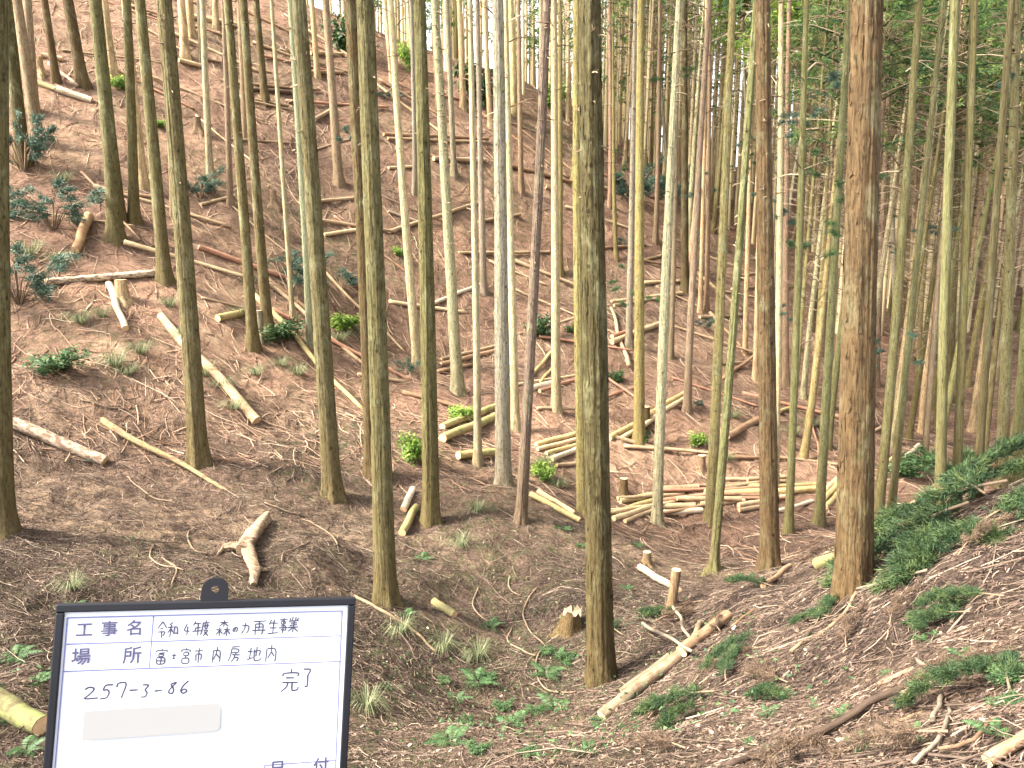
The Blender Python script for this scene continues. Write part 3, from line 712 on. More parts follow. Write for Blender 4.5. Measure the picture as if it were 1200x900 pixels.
# ------------------------------------------------------------------ logs, poles, sticks, stumps
LT = dict(pale=(.40, .295, .175), yellow=(.33, .25, .115), white=(.42, .34, .245), brown=(.22, .135, .08), red=(.30, .155, .10), grey=(.29, .23, .17), dark=(.085, .055, .038), mossy=(.22, .18, .085), tan=(.29, .205, .125), orange=(.33, .205, .11), weather=(.135, .115, .075), moss2=(.085, .072, .032), twig=(.30, .21, .14))
def log_between(p0, p1, r0, r1, name, label, cat, tone, group=None, mat='log', cuts=True, bend=0.0, sides=12, lift=0.0, follow=False, knob=.03):
    p0 = np.array(p0); p1 = np.array(p1); L = np.linalg.norm(p1 - p0); K = max(5, min(26, int(L / max(r0 * 3, .05))))
    t = np.linspace(0, 1, K)[:, None]; P = p0 + (p1 - p0) * t
    seed = int(abs(p0[0] * 1000 + p1[1] * 777)) % 9999; r = np.random.default_rng(seed)
    ax = norm(p1 - p0); sd = norm(np.cross(ax, [0, 0, 1.0]))
    P = P + sd * (bend * L * np.sin(math.pi * t) + 0.01 * L * np.sin(t * 9 + seed)) 
    R = np.linspace(r0, r1, K)
    g = H(P[:, 0], P[:, 1]) + R * .75
    if follow:
        P[:, 2] = np.maximum(g, P[:, 2] * .0 + np.convolve(np.pad(g, 2, mode='edge'), np.ones(5) / 5, 'valid'))
    else:
        # rest on the ground: the lowest straight line with only a little of it buried
        A = np.c_[np.ones(K), t[:, 0]]; co = np.linalg.lstsq(A, g, rcond=None)[0]; line = A @ co
        P[:, 2] = line + max(0, np.quantile(g - line, .8)) 
    P[:, 2] += lift
    Q = P.mean(0); root = empty(name, Vector(Q)) if cuts else None
    X = norm(P[-1] - P[0]); Yv = norm(np.cross([0, 0, 1.0], X)); Zv = np.cross(X, Yv); Rm = np.stack([X, Yv, Zv], 1)   # local -> world
    Lp = (P - Q) @ Rm
    th = np.arange(sides) * 2 * math.pi / sides
    rr = R[:, None] * (1 + knob * r.normal(0, 1, (K, sides)) + .05 * np.sin(2 * th + seed)[None])
    V = np.stack([np.repeat(Lp[:, 0:1], sides, 1), Lp[:, 1:2] + rr * np.cos(th), Lp[:, 2:3] + rr * np.sin(th)], -1)
    idx = np.arange(K * sides).reshape(K, sides); a, b = idx[:-1], idx[1:]
    q = np.stack([a, np.roll(a, -1, 1), np.roll(b, -1, 1), b], -1).reshape(-1, 4)
    mw = Matrix(Rm.tolist()).to_4x4(); mw.translation = Vector(Q)
    c = np.array(LT[tone]) * r.uniform(.85, 1.12) * (.6 if name in ('stick', 'twig', 'root', 'branch') else 1)
    if cuts:
        mb = MB(); mb.add(V.reshape(-1, 3), q); o = link('bark', mb.mesh('log_bark_mesh', MAT[mat]), root)
        root.matrix_world = mw
        for e in (0, K - 1):
            ring = V[e]; cc = ring.mean(0); s = -1 if e == 0 else 1
            vv = np.r_[[cc + [s * .004, 0, 0]], ring * [1, .97, .97] + [s * .003, 0, 0] + cc * [0, .03, .03]]
            tri = [(0, 1 + k, 1 + (k + 1) % sides) if s > 0 else (0, 1 + (k + 1) % sides, 1 + k) for k in range(sides)]
            m2 = MB(); m2.add(vv, tri); link('cut_face', m2.mesh('cut_face_mesh', MAT['cut'], False), root)
        top = root
    else:
        ends = np.array([idx[0][::-1], idx[-1]])
        mb = MB(); mb.add(V.reshape(-1, 3), q); me = make_mesh('pole_mesh', np.concatenate(mb.V), [q, ends], MAT[mat], True)
        o = link(name, me); o.matrix_world = mw; top = o
    o.color = (*c, 1)
    tag(top, label, cat, group)
    return top
def log_px(x0, y0, x1, y1, wpx, tone, label, group=None, name='log', cat='log', w1=None, **kw):
    a, b = hit(x0, y0), hit(x1, y1)
    if a is None or b is None: print('log misses', x0, y0); return
    ra = wpx * proj(a)[2] / FPX / 2; rb = (w1 or wpx * .92) * proj(b)[2] / FPX / 2
    if not kw.get('cuts', True) : kw.setdefault('sides', 8)
    return log_between(a, b, ra, rb, name, label, cat, tone, group, **kw)

# separate ones, each with its own look
log_px(16,500,123,546,15,'grey','weathered grey-white log with peeling bark lying on the brown slope',mat='log_patchy')
log_px(118,494,268,574,8,'mossy','long thin mossy pole tapering downhill past the cedar foot',name='pole',cat='pole',w1=4,mat='log_patchy')
log_px(187,374,303,497,9,'tan','debarked tan log leaning downhill past the grey-olive cedar',w1=12)
log_px(54,338,186,326,9,'white','whitish log lying level across the orange-cut stump',mat='log_patchy')
log_px(104,256,89,298,11,'orange','short freshly cut orange-tan log upslope of the whitish log')
log_px(128,334,147,389,8,'white','peeled white split log running downhill from the stump')
log_px(67,108,108,120,8,'white','bright white-barked log high on the slope between brown cedars')
log_px(41,99,66,108,6.5,'mossy','short mossy log butting against the bright white-barked log')
log_px(57,77,92,104,4.5,'grey','thin grey pole above the bright white-barked log',name='pole',cat='pole',cuts=False)
log_px(50,68,74,72,7,'tan','short round tan log near the top of the debris slope')
log_px(300,347,424,480,6.5,'yellow','long bright yellow pole running downhill behind two olive cedars',w1=5,name='pole',cat='pole',cuts=False)
log_px(256,378,291,368,9,'yellow','short mossy yellow log at the foot of two olive cedars',mat='log_mossy')
log_px(233,292,337,328,7,'red','red-brown barked log above the short yellow log')
log_px(213,21,287,34,7,'pale','pale log just below the ridge crest beside tan trunks')
log_px(518,503,582,479,9,'yellow','upper of two yellow-green mossy logs behind the smooth olive cedar',mat='log_mossy')
log_px(518,517,582,492,11,'yellow','lower thicker one of two yellow-green mossy logs behind the smooth olive cedar',mat='log_mossy')
log_px(537,542,580,536,10,'yellow','short mossy yellow log at the foot of a thin pale cedar',mat='log_mossy')
log_px(472,628,487,597,10,'yellow','short yellow log propped beside the orange-footed cedar',mat='log_mossy')
log_px(473,600,484,576,8,'white','short white debarked log above the propped yellow log')
log_px(705,846,800,770,15,'weather','weathered patchy fallen log at the edge of the gully',mat='log_patchy',w1=14)
log_px(798,772,853,727,15,'brown','red-brown stripped log end to end with the patchy fallen log',mat='log_patchy')
log_px(728,812,784,771,8,'weather','weathered log half buried in sawdust beside the dark gully cedar')
log_px(800,774,821,733,7,'tan','pale split slab resting on the red-brown log')
log_px(895,690,925,668,7,'brown','short bark-covered log at the foot of the straight brown cedar')
log_px(957,667,988,655,14,'mossy','pale green log with a sawn round end behind the thickest cedar',mat='log_mossy')
log_px(508,708,533,724,10,'mossy','short round mossy billet lying alone on the brown slope',mat='log_mossy')
log_px(-25,818,50,860,26,'moss2','thick mossy yellow-green log beside the whiteboard frame',mat='log_mossy')
log_px(750,668,795,694,9,'grey','sawn pale log leaning against the tall stump')
log_px(1044,641,1062,634,8,'dark','short dark-barked log with a bright cut end among the green boughs')
log_px(1048,602,1078,589,7,'pale','pale log on the far bank just behind the green boughs')
log_px(1156,898,1215,862,15,'brown','chunky brown log at the edge of the spur',mat='log_patchy')
log_px(852,517,889,497,8,'brown','bark-covered log sloping up behind the straight brown cedar')
log_px(727,453,764,481,5,'dark','dark slim log pointing down at the paired yellow poles')
log_px(1007,692,1037,655,6,'pale','straight pale stick leaning at the foot of the thickest cedar',name='stick',cat='stick',cuts=False,w1=5)
log_px(925,768,1005,694,4.5,'tan','long pale stick trailing downhill from the thickest cedar',name='stick',cat='stick',cuts=False,follow=True,bend=.05)
log_px(975,700,1086,675,3.5,'grey','thin grey stick lying level in front of the thickest cedar',name='stick',cat='stick',cuts=False,bend=-.05,lift=.02)
log_px(998,676,1036,651,3.5,'tan','thin arched branch beside the pale stick',name='stick',cat='stick',cuts=False,bend=.08,lift=.03)
log_px(850,905,1068,811,8,'dark','long dark-brown branch curving across the spur debris',name='branch',cat='branch',cuts=False,follow=True,bend=-.06,w1=9,lift=.02)
log_px(980,872,1038,855,6,'white','pale barkless stick beside the long dark-brown branch',name='stick',cat='stick',cuts=False,follow=True)
log_px(1072,902,1109,840,5.5,'grey','grey crooked stick pointing upslope on the spur',name='stick',cat='stick',cuts=False,bend=.06,follow=True,lift=.02)
log_px(1092,852,1104,820,6,'grey','short grey snag of branch above the crooked stick',name='stick',cat='stick',cuts=False,lift=.02)
log_px(1030,804,1068,787,6,'red','strip of red-brown bark curling on the spur',name='bark_strip',cat='bark',cuts=False)
log_px(1105,724,1126,703,7,'tan','short tan stick among chips and green boughs',name='stick',cat='stick',cuts=False)
log_px(1098,890,1160,850,5,'brown','brown curved root across the spur debris',name='root',cat='root',cuts=False,bend=.16,follow=True,lift=.02)
log_px(1075,775,1112,792,5,'grey','grey stick lying beside a patch of dark leaves',name='stick',cat='stick',cuts=False,follow=True)
log_px(414,700,512,766,4,'tan','thin pale stick running downhill from the orange-footed cedar',name='stick',cat='stick',cuts=False,follow=True,w1=3)
log_px(1025,860,1085,835,4,'tan','tan splintered stick in the litter of the spur',name='stick',cat='stick',cuts=False,follow=True)
log_px(752,738,812,775,4,'grey','grey stick crossing above the patchy fallen log',name='stick',cat='stick',cuts=False,lift=.10)
log_px(790,722,806,760,3.5,'grey','slim forked stick propped on the red-brown log',name='stick',cat='stick',cuts=False,lift=.12)
log_px(858,736,884,714,4,'brown','brown stick beyond the red-brown log',name='stick',cat='stick',cuts=False)
for x0, y0, x1, y1 in [(628,690,640,758),(640,758,676,812),(560,690,572,730),(598,676,610,700),(600,738,628,770)]:
    log_px(x0,y0,x1,y1,2.0,'twig','thin curved pale twig lying on the needle-covered gully side',group='curved twigs on the gully side',name='twig',cat='twig',cuts=False,bend=random.choice((-.18,.15,.2)),follow=True,lift=.012)
for x0, y0, x1, y1 in [(180,640,215,670),(190,655,202,688),(330,660,360,640),(228,620,243,650),(150,560,205,590),(95,470,150,480),(355,610,395,640),(310,590,355,605)]:
    log_px(x0,y0,x1,y1,1.9,'twig','thin pale twig on the bare slope above the whiteboard',group='twigs above the whiteboard',name='twig',cat='twig',cuts=False,bend=random.choice((-.12,.1,.15)),follow=True,lift=.01)
G1 = 'stacked log pile'; T1 = 'slim cut log in the long stack on the valley floor'
for x0, y0, x1, y1, wp, t in [(726,590,770,582,8,'yellow'),(720,603,770,587,6.5,'yellow'),(720,611,770,594,7,'pale'),(732,613,766,600,5.5,'tan'),(768,582,792,576,7,'yellow'),(776,577,829,574,9,'tan'),
 (776,589,826,583,6.5,'red'),(776,596,814,594,7,'pale'),(778,603,823,600,7,'white'),(846,573,956,572,6.5,'yellow'),(846,581,956,576,9,'yellow'),(846,588,887,585,6.5,'tan'),(822,593,872,589,6,'pale'),
 (866,595,926,583,6.5,'pale'),(866,600,892,595,5.5,'tan'),(910,601,952,588,5,'white'),(964,590,986,565,7,'yellow'),(968,597,990,572,7,'yellow'),(962,583,980,564,6,'pale')]:
    log_px(x0, y0, x1, y1, wp, t, T1, G1)
G2 = 'small heap of cut logs'; T2 = 'slim cut log in the small heap beside the mossy yellow stem'
for x0, y0, x1, y1, wp, t in [(628,523,678,509,6.5,'yellow'),(630,530,678,516,5.5,'pale'),(640,533,678,522,5.5,'yellow'),(646,540,678,528,6.5,'white'),(652,547,678,545,5,'tan')]:
    log_px(x0, y0, x1, y1, wp, t, T2, G2)
G3 = 'pair of poles below the heap'; T3 = 'slanting cut pole in the pair below the small log heap'
for x0, y0, x1, y1, wp, t in [(621,585,679,615,7.5,'yellow'),(630,581,673,606,6.5,'pale')]:
    log_px(x0, y0, x1, y1, wp, t, T3, G3)
G4 = 'paired yellow poles'; T4 = 'long yellow pole in the pair laid across the slope above the valley stack'
for x0, y0, x1, y1, wp, t in [(716,517,802,466,7,'yellow'),(728,516,800,474,6,'pale')]:
    log_px(x0, y0, x1, y1, wp, t, T4, G4)
G5 = 'poles laid across the far slope'; T5 = 'slim felled pole lying across the reddish far slope'
for x0, y0, x1, y1, wp, t in [(450,163,572,168,4,'brown'),(455,167,568,172,3.5,'tan'),(455,198,494,196,4,'pale'),(508,190,569,191,6,'tan'),(457,274,560,240,5,'tan'),(537,296,644,297,4,'tan'),(590,197,671,220,5,'brown'),
 (493,363,564,335,4.5,'white'),(517,428,581,413,6,'brown'),(517,422,580,408,4.5,'tan'),(623,443,647,413,5,'yellow'),(632,449,650,428,4,'yellow'),(622,459,652,451,9,'white'),(633,464,678,452,5,'red'),
 (717,404,774,382,7,'pale'),(717,397,738,389,6,'red'),(717,354,798,345,4.5,'pale'),(720,360,770,352,4,'tan'),(755,306,778,300,4,'tan'),(288,108,341,111,6,'dark'),(288,116,338,126,4,'tan'),(364,64,402,66,5,'tan'),(364,87,402,87,5,'brown'),
 (369,143,390,130,5,'tan'),(210,73,239,80,6,'pale'),(912,487,931,480,5,'yellow'),(1033,556,1049,543,5,'white'),(1060,538,1077,523,5,'white'),(1035,548,1047,537,4,'pale'),(820,373,872,370,4,'tan'),
 (560,262,610,256,4,'tan'),(350,238,420,232,4.5,'tan'),(640,222,660,232,5,'brown'),(235,242,275,232,4,'pale'),(455,250,492,262,3.5,'grey'),(700,470,742,455,4.5,'red'),(1000,520,1035,500,4,'tan'),(380,276,440,268,5,'pale'),(860,328,905,322,3.5,'tan')]:
    log_px(x0, y0, x1, y1, wp, t, T5, G5, sides=8)

G6 = 'thin tops strewn on the far slope'; T6 = 'thin broken pole lying loose among dry branches on the far slope'
k = 0
while k < 78:
    x = random.uniform(-12, 9); y = random.uniform(14.5, 29)
    if x < -.55 * y or x > .5 * y: continue
    k += 1; L_ = random.uniform(1.0, 3.6); a = random.gauss(.1, .45); dx, dy = math.cos(a) * L_ / 2, math.sin(a) * L_ / 2
    p0 = np.array([x - dx, y - dy, 0]); p1 = np.array([x + dx, y + dy, 0]); p0[2] = H1(p0[0], p0[1]); p1[2] = H1(p1[0], p1[1]); r0 = random.uniform(.024, .06)
    log_between(p0, p1, r0, r0 * .7, 'pole', T6, 'pole', random.choice(['tan', 'pale', 'brown', 'tan', 'red']), G6, cuts=False, sides=7)

for q in range(16):
    cx_ = random.uniform(735, 940); cy_ = 606 - (cx_ - 735) * .10 - random.uniform(0, 24); hl = random.uniform(16, 44); sl = random.gauss(-.07, .07)
    log_px(cx_ - hl, cy_ - sl * hl, cx_ + hl, cy_ + sl * hl, random.uniform(3.5, 6), random.choice(['tan', 'pale', 'tan', 'brown', 'red']), T1, G1, lift=random.uniform(.0, .10))

def stump(px, py, wpx, hpx, tone, label, lean=(0, 0), old=False):
    B = hit(px, py); dp = proj(B)[2]; r0 = wpx * dp / FPX / 2; h = hpx * dp / FPX
    root = empty('stump', Vector(B)); tag(root, label, 'stump'); r = np.random.default_rng(int(px)); sides = 20
    zs = np.r_[-.35, -.1, 0, .05, .12, .25, .5, .8, 1.0]; zs = np.where(zs > 0, zs * h, zs)
    th = np.arange(sides) * 2 * math.pi / sides; ph = r.uniform(0, 6)
    V = []
    for z in zs:
        rr = r0 * (1 + .7 * math.exp(-max(z, -.1) / (r0 * 1.0)) * (.4 + .6 * (0.5 + .5 * np.cos(5 * th + ph)))) * (1 + .03 * r.normal(0, 1, sides))
        zz = np.full(sides, z)
        if old and z > .6 * h: zz = zz + r.uniform(-.25, .15, sides) * h
        V.append(np.stack([rr * np.cos(th) + lean[0] * max(z, 0), rr * np.sin(th) + lean[1] * max(z, 0), zz], -1))
    V = np.array(V); idx = np.arange(len(zs) * sides).reshape(len(zs), sides); a, b = idx[:-1], idx[1:]
    mb = MB(); mb.add(V.reshape(-1, 3), np.stack([a, np.roll(a, -1, 1), np.roll(b, -1, 1), b], -1).reshape(-1, 4))
    o = link('bark', mb.mesh('stump_bark_mesh', MAT['bark']), root); o.color = (*TONE.get(tone, (.25, .17, .10)), 1)
    ring = V[-1]; c = ring.mean(0); m2 = MB()
    m2.add(np.r_[[c + [0, 0, -.05 * h if old else .004]], ring * [.97, .97, 1] + c * [.03, .03, 0] + [0, 0, .003]], [(0, 1 + k, 1 + (k + 1) % sides) for k in range(sides)])
    fo_ = link('cut_face', m2.mesh('stump_cut_mesh', MAT['log'] if old else MAT['cut'], False), root); fo_.color = (.20, .15, .10, 1)
stump(786,716,11,50,'stump','tall pale stump with a sawn log leaning on it',(.12,.05))
stump(758,660,9,14,'stump','low pale stump above the leaning sawn log')
stump(144,352,13,24,'tan','freshly cut orange stump under the whitish log')
stump(668,738,22,24,'brown','rotten moss-grown stump beside the gully',(.1,0),True)
stump(757,500,9,24,'brown','small brown stump on the slope above the valley stack')
stump(822,553,9,20,'red','small reddish stump with a green seedling beside it')
stump(731,578,9,18,'brown','low brown stump directly above the log stack')
stump(306,392,9,28,'grey','grey stump between two olive cedars on the slope')
stump(47,84,8,16,'tan','small reddish stump above the bright white-barked log')
stump(1082,598,9,14,'brown','cut stump on the far bank near the green boughs')
stump(321,238,7,14,'red','small red-brown stump on the far debris slope')
stump(232,152,8,14,'red','dark red stump below the tan ridge trunks')

# uprooted stump with roots above the whiteboard
B = hit(288, 652); root = empty('uprooted_stump', Vector(B)); tag(root, 'uprooted pale stump with bleached gnarled roots on the slope above the whiteboard', 'stump')
s_ = proj(B)[2] / FPX
def gnarl(name, path, rads, seed, sides=10):
    r = np.random.default_rng(seed)
    Q = np.array([hit(px, py) - B + np.array([0, 0, h * s_]) for px, py, h in path])
    t = np.linspace(0, len(Q) - 1, len(Q) * 5); k = np.minimum(t.astype(int), len(Q) - 2); f_ = (t - k)[:, None]; f_ = f_ * f_ * (3 - 2 * f_)
    P = Q[k] * (1 - f_) + Q[k + 1] * f_ + r.normal(0, .25 * s_, (len(t), 3))
    R = np.interp(t, np.arange(len(rads)), rads) * s_
    v, f, idx = tubes(P[None], R[None], sides)
    c = np.repeat(P, sides, 0); th_ = np.tile(np.arange(sides) * 6.283 / sides, len(P)); tt_ = np.repeat(t, sides); v = c + (v - c) * (1 + .20 * np.sin(3 * th_ + tt_ * 1.3 + seed) + .10 * np.sin(th_ * 5 - tt_ * 2.1) + .05 * r.normal(0, 1, len(v)))[:, None]
    mb = MB(); mb.add(v, f); mb.add(v[idx[0, 0]], [list(range(sides))[::-1]]); mb.add(v[idx[0, -1]], [list(range(sides))])
    o = link(name, mb.mesh(name + '_mesh', MAT['log_patchy']), root); o.color = (.26, .19, .125, 1)
gnarl('trunk', [(313, 613, 8), (300, 630, 8), (290, 645, 9), (284, 653, 8)], [7.6, 8, 8.6, 7.5], 1, 14)
gnarl('root', [(290, 647, 8), (294, 662, 7), (299, 674, 5), (297, 687, 2)], [8, 7.2, 6, 3.5], 2)
gnarl('root', [(287, 650, 9), (274, 647, 8), (263, 646, 5), (255, 651, 1)], [6.5, 4.6, 3.0, 1.2], 3)
gnarl('root', [(296, 666, 6), (306, 672, 5), (314, 670, 2)], [4.0, 2.6, 1.0], 4)

# ------------------------------------------------------------------ understory plants
def frond_mesh(name, L, seed, mat):
    r = np.random.default_rng(seed); n = 15
    t = np.linspace(0.12, 1, n); zc = lambda t: L * (.55 * t - .62 * t ** 2); xc = lambda t: L * (.95 * t)
    mb = MB()
    tt = np.linspace(0, 1, 7); P = np.stack([xc(tt), 0 * tt, zc(tt)], -1)[None]; v, f, _ = tubes(P, np.linspace(.004, .001, 7)[None], 3); mb.add(v, f, .1)
    for s in (-1, 1):
        ln = L * .26 * np.sin(np.clip(t * 1.12, 0, 1) * math.pi) ** .7 * (1.05 - .5 * t) + .012
        b = np.stack([xc(t), 0 * t, zc(t)], -1); d = np.stack([.35 + 0 * t, s * np.ones(n), -.18 + .1 * r.normal(0, 1, n)], -1); d = norm(d)
        P = np.stack([b, b + d * ln[:, None] * .5, b + d * ln[:, None] + np.array([0, 0, -.1]) * ln[:, None]], 1)
        W = np.stack([.35 * np.ones(n), np.ones(n), .12 * np.ones(n)], 1) * (L * .030)
        v, f = ribbons(P, np.tile([[1.0, 0, .2]], (n, 1)), W); mb.add(v, f, np.repeat(np.clip(r.normal(.5, .2, n), 0, 1), 6))
    return mb.mesh(name, mat, False)
FR = [frond_mesh('frond_mesh', .42, i, MAT['fern']) for i in range(3)] + [frond_mesh('frond_mesh', .42, 9, MAT['bluegreen'])]
def fern(px, py, s, label, group=None, blue=False, n=7):
    B = hit(px, py)
    if B is None: return
    root = empty('fern', Vector(B)); tag(root, label, 'fern', group)
    s *= random.uniform(.32, .55); a0 = random.uniform(0, 6)
    for k in range(n):
        o = link('frond', FR[3] if blue else FR[k % 3], root); q = s * random.uniform(.7, 1.15); o.scale = (q, q, q * random.uniform(.8, 1.3)); o.rotation_euler = (random.uniform(-.2, .2), random.uniform(-.35, .05), a0 + k * 6.283 / n + random.uniform(-.3, .3))
def bough_mesh(seed, mat, L=1.0, n=40, needles=80):
    r = np.random.default_rng(seed)
    K = 8; t = np.linspace(0, 1, K); P = np.stack([L * t, .08 * L * np.sin(t * 3 + seed), .05 + .10 * np.sin(t * 3.1)], -1)
    mb = MB(); v, f, _ = tubes(P[None], np.linspace(.012, .003, K)[None], 5); mb.add(v, f, .3)
    stem = mb.mesh('bough_stem_mesh', MAT['deadbranch'])
    k = r.uniform(.15, 1, n); C = np.stack([L * k, .08 * L * np.sin(k * 3 + seed), .06 + .10 * np.sin(k * 3.1)], -1)
    a = r.choice([-1, 1], n) * r.uniform(.3, 1.1, n); D = np.stack([np.cos(a), np.sin(a), r.uniform(-.1, .35, n)], -1)
    Pp, S, W = foliage_sprays(C, D, needles, .075, .0028, r, .1, .45)
    v, f = ribbons(Pp, S, W); m2 = MB(); cl = np.repeat(np.clip(r.normal(.5, .2, n), 0, 1), needles)
    m2.add(v, f, np.repeat(np.clip(cl + r.normal(0, .15, len(cl)), 0, 1), 6))
    return stem, m2.mesh('bough_foliage_mesh', mat, False)
BO = [bough_mesh(i, MAT['bough']) for i in range(4)]
BD = [bough_mesh(20, MAT['deadbough'], n=20)]
def bough(px, py, s, label, group=None, az=None, dead=False, lift=.0):
    B = hit(px, py)
    if B is None: return
    root = empty('cedar_bough', Vector(B) + Vector((0, 0, lift))); tag(root, label, 'branch', group)
    st, fo = random.choice(BD if dead else BO)
    e = .15; nx = (H1(B[0] + e, B[1]) - H1(B[0] - e, B[1])) / (2 * e); ny = (H1(B[0], B[1] + e) - H1(B[0], B[1] - e)) / (2 * e)
    nrm = Vector((-nx, -ny, 1)).normalized(); q = Vector((0, 0, 1)).rotation_difference(nrm) @ Matrix.Rotation(random.uniform(0, 6.28) if az is None else az, 3, 'Z').to_quaternion()
    root.rotation_mode = 'QUATERNION'; root.rotation_quaternion = q; root.scale = (s, s, s)
    link('stem', st, root); link('foliage', fo, root)
def shrub_mesh(seed, mat, leaf, width, h, n=16, per=46, broad=False):
    r = np.random.default_rng(seed); az = r.uniform(0, 6.28, n); l = r.uniform(.35, 1, n) * width; z = r.uniform(.25, 1, n) * h
    tip = np.stack([np.cos(az) * l, np.sin(az) * l, z], -1); b = np.stack([0 * l, 0 * l, -.08 + 0 * l], -1)
    m1 = MB(); P = np.stack([b, tip * [.35, .35, .6], tip], 1); v, f, _ = tubes(P, np.tile([[.010, .007, .002]], (n, 1)), 4); m1.add(v, f, .4)
    stem = m1.mesh('shrub_stem_mesh', MAT['deadbranch'])
    C = (tip[:, None] * r.uniform(.55, 1.05, (n, 3, 1))).reshape(-1, 3)
    if broad: Pl, S, W = leaf_cloud(C, per // 3, .10 * width + .03, leaf, r); per_ = per // 3
    else:
        D = norm(np.repeat(tip, 3, 0) * [1, 1, .15] + r.normal(0, .25, (n * 3, 3)) * [1, 1, .3]); per_ = int(per * 1.6)
        Pl, S, W = foliage_sprays(C, D, per_, leaf * .6, leaf * .035, r, .1, .55)
    v, f = ribbons(Pl, S, W); m2 = MB(); cl = np.repeat(np.clip(r.normal(.5, .2, len(C)), 0, 1), per_)
    m2.add(v, f, np.repeat(np.clip(cl + r.normal(0, .14, len(cl)), 0, 1), 6))
    return stem, m2.mesh('shrub_foliage_mesh', mat, False)
SH = {'blue': [shrub_mesh(40 + i, MAT['bluegreen'], .13, .55, .6) for i in range(3)],
      'leaf': [shrub_mesh(50 + i, MAT['brightleaf'], .085, .40, .55, broad=True, per=66) for i in range(2)],
      'dark': [shrub_mesh(60 + i, MAT['fern'], .085, .42, .5, broad=True, per=60) for i in range(2)]}
def shrub(px, py, wpx, kind, label, group=None, hs=1.0):
    B = hit(px, py)
    if B is None: return
    dp = proj(B)[2]; s = wpx * dp / FPX / 1.0
    st, fo = random.choice(SH[kind]); root = empty('shrub', Vector(B)); tag(root, label, 'shrub', group)
    root.scale = (s, s, s * hs); root.rotation_euler.z = random.uniform(0, 6)
    link('stem', st, root); link('foliage', fo, root)
shrub(62,268,105,'blue','wide blue-green evergreen shrub under the group of red-brown stems',hs=.8)
shrub(22,356,105,'blue','dark blue-green shrub growing just behind the mossy edge cedar',hs=1.0)
shrub(28,200,70,'blue','tall blue-green shrub at the foot of the dark edge stem',hs=1.4)
shrub(66,436,78,'dark','glossy dark green broadleaf sprig low on the brown slope',hs=.6)
shrub(235,232,58,'blue','blue-green seedling with flat boughs below the pale ridge stem',hs=1.1)
shrub(340,342,80,'blue','spreading blue-green evergreen shrub beside the greenish-white stem',hs=.9)
shrub(400,338,60,'blue','flat blue-green bough shrub beside the leaning olive cedar',hs=.6)
shrub(330,400,60,'dark','dark green bush in the hollow behind two olive cedars',hs=.8)
shrub(405,385,60,'leaf','low green bush on the reddish slope behind the leaning olive cedar',hs=.5)
shrub(476,438,30,'blue','small pale blue-green seedling beside the olive cedar',hs=.9)
shrub(490,545,56,'leaf','leafy bright green bush between two olive cedars',hs=1.25)
shrub(540,492,44,'leaf','yellow-green leafy bush above the mossy yellow logs',hs=.7)
shrub(633,396,42,'dark','bright green bush behind the purplish slanting stem',hs=1.2)
shrub(634,560,40,'leaf','small green bush at the foot of the slanting stem',hs=.9)
shrub(672,390,24,'dark','small green plant beside the mossy yellow stem upslope',hs=.9)
shrub(722,448,28,'dark','dark green ivy clump beside the dark slim log')
shrub(752,520,22,'dark','green ivy clump wrapped round the foot of a yellow-green stem',hs=1.4)
shrub(820,522,34,'leaf','bright green seedling growing over a small reddish stump',hs=.8)
shrub(1060,560,56,'dark','dark green bush on the far bank behind the dense stems',hs=.8)
shrub(1080,548,50,'dark','second dark green bush spilling beside pale sticks on the far bank',hs=.8)
shrub(826,386,22,'blue','tiny blue-green seedling on the open far slope')
shrub(816,478,18,'blue','small dark seedling beside the red-brown stem on the far slope')
shrub(735,290,30,'blue','blue-green understorey seedling between thin red stems')
shrub(745,240,60,'blue','blue-green young cedar among the stems of the far slope',hs=1.6)
shrub(790,245,50,'blue','taller blue-green young cedar beside a yellow-green stem',hs=1.8)
shrub(560,122,60,'dark','round dark green bush on the ridge crest beside tan trunks',hs=1.5)
shrub(410,62,60,'dark','tall dark green bush on the ridge crest behind olive cedars',hs=1.6)
shrub(480,84,40,'leaf','yellow-green bush on the ridge crest below pale sky',hs=1.6)
shrub(650,130,50,'leaf','green bush on the brow of the ridge',hs=1.2)
shrub(460,118,30,'blue','blue-green tuft on the ridge slope below sunlit trunks',hs=.7)
shrub(140,105,30,'leaf','green bush on the upper debris slope among brown stems',hs=.9)
shrub(187,150,20,'leaf','tiny bright green plant beside an olive stem on the upper slope',hs=.9)
shrub(468,300,18,'leaf','small yellow-leaved plant beside a pale stem')
for px, py, s in [(575,735,1.0),(560,800,1.3),(535,820,1.2),(655,770,1.2),(650,830,1.5),(530,870,1.4),(600,850,1.2),(680,640,1.0),(660,620,1.0),(745,640,.9),(735,690,.8),(640,790,1.2)]:
    fern(px, py, s, 'low fern growing along the damp gully bottom', 'gully ferns')
for px, py, s in [(20,770,1.1),(45,800,1.0),(85,715,.8),(30,880,1.0),(10,845,.9)]:
    fern(px, py, s, 'green fern beside the whiteboard on the shaded ground', 'ferns beside the whiteboard')
fern(475,722,1.0,'pale fern at the foot of the orange-footed cedar',n=6)
fern(100,540,.9,'blue-green fern frond resting on the weathered grey log',blue=True,n=5)
fern(495,655,.9,'single fern on the slope below the smooth olive cedar',n=6)
for px, py, s, az in [(1060,640,.9,.4),(1090,625,1.1,2.2),(1110,610,1.1,.2),(1140,600,1.2,3.0),(1160,590,1.1,1.2),(1185,575,1.2,2.6),(1195,550,1.0,.8),(1075,655,.8,5),(1120,630,1.0,4.0),(1175,620,1.0,3.4),(1150,625,.9,5.6),(1035,650,.7,1.5),(1200,600,1.1,4.4),(1100,640,.8,1.0),(1130,588,.9,5.0)]:
    bough(px, py, s, 'freshly cut green cedar bough in the heap behind the thickest cedar', 'heap of cut green boughs', az, lift=.03)
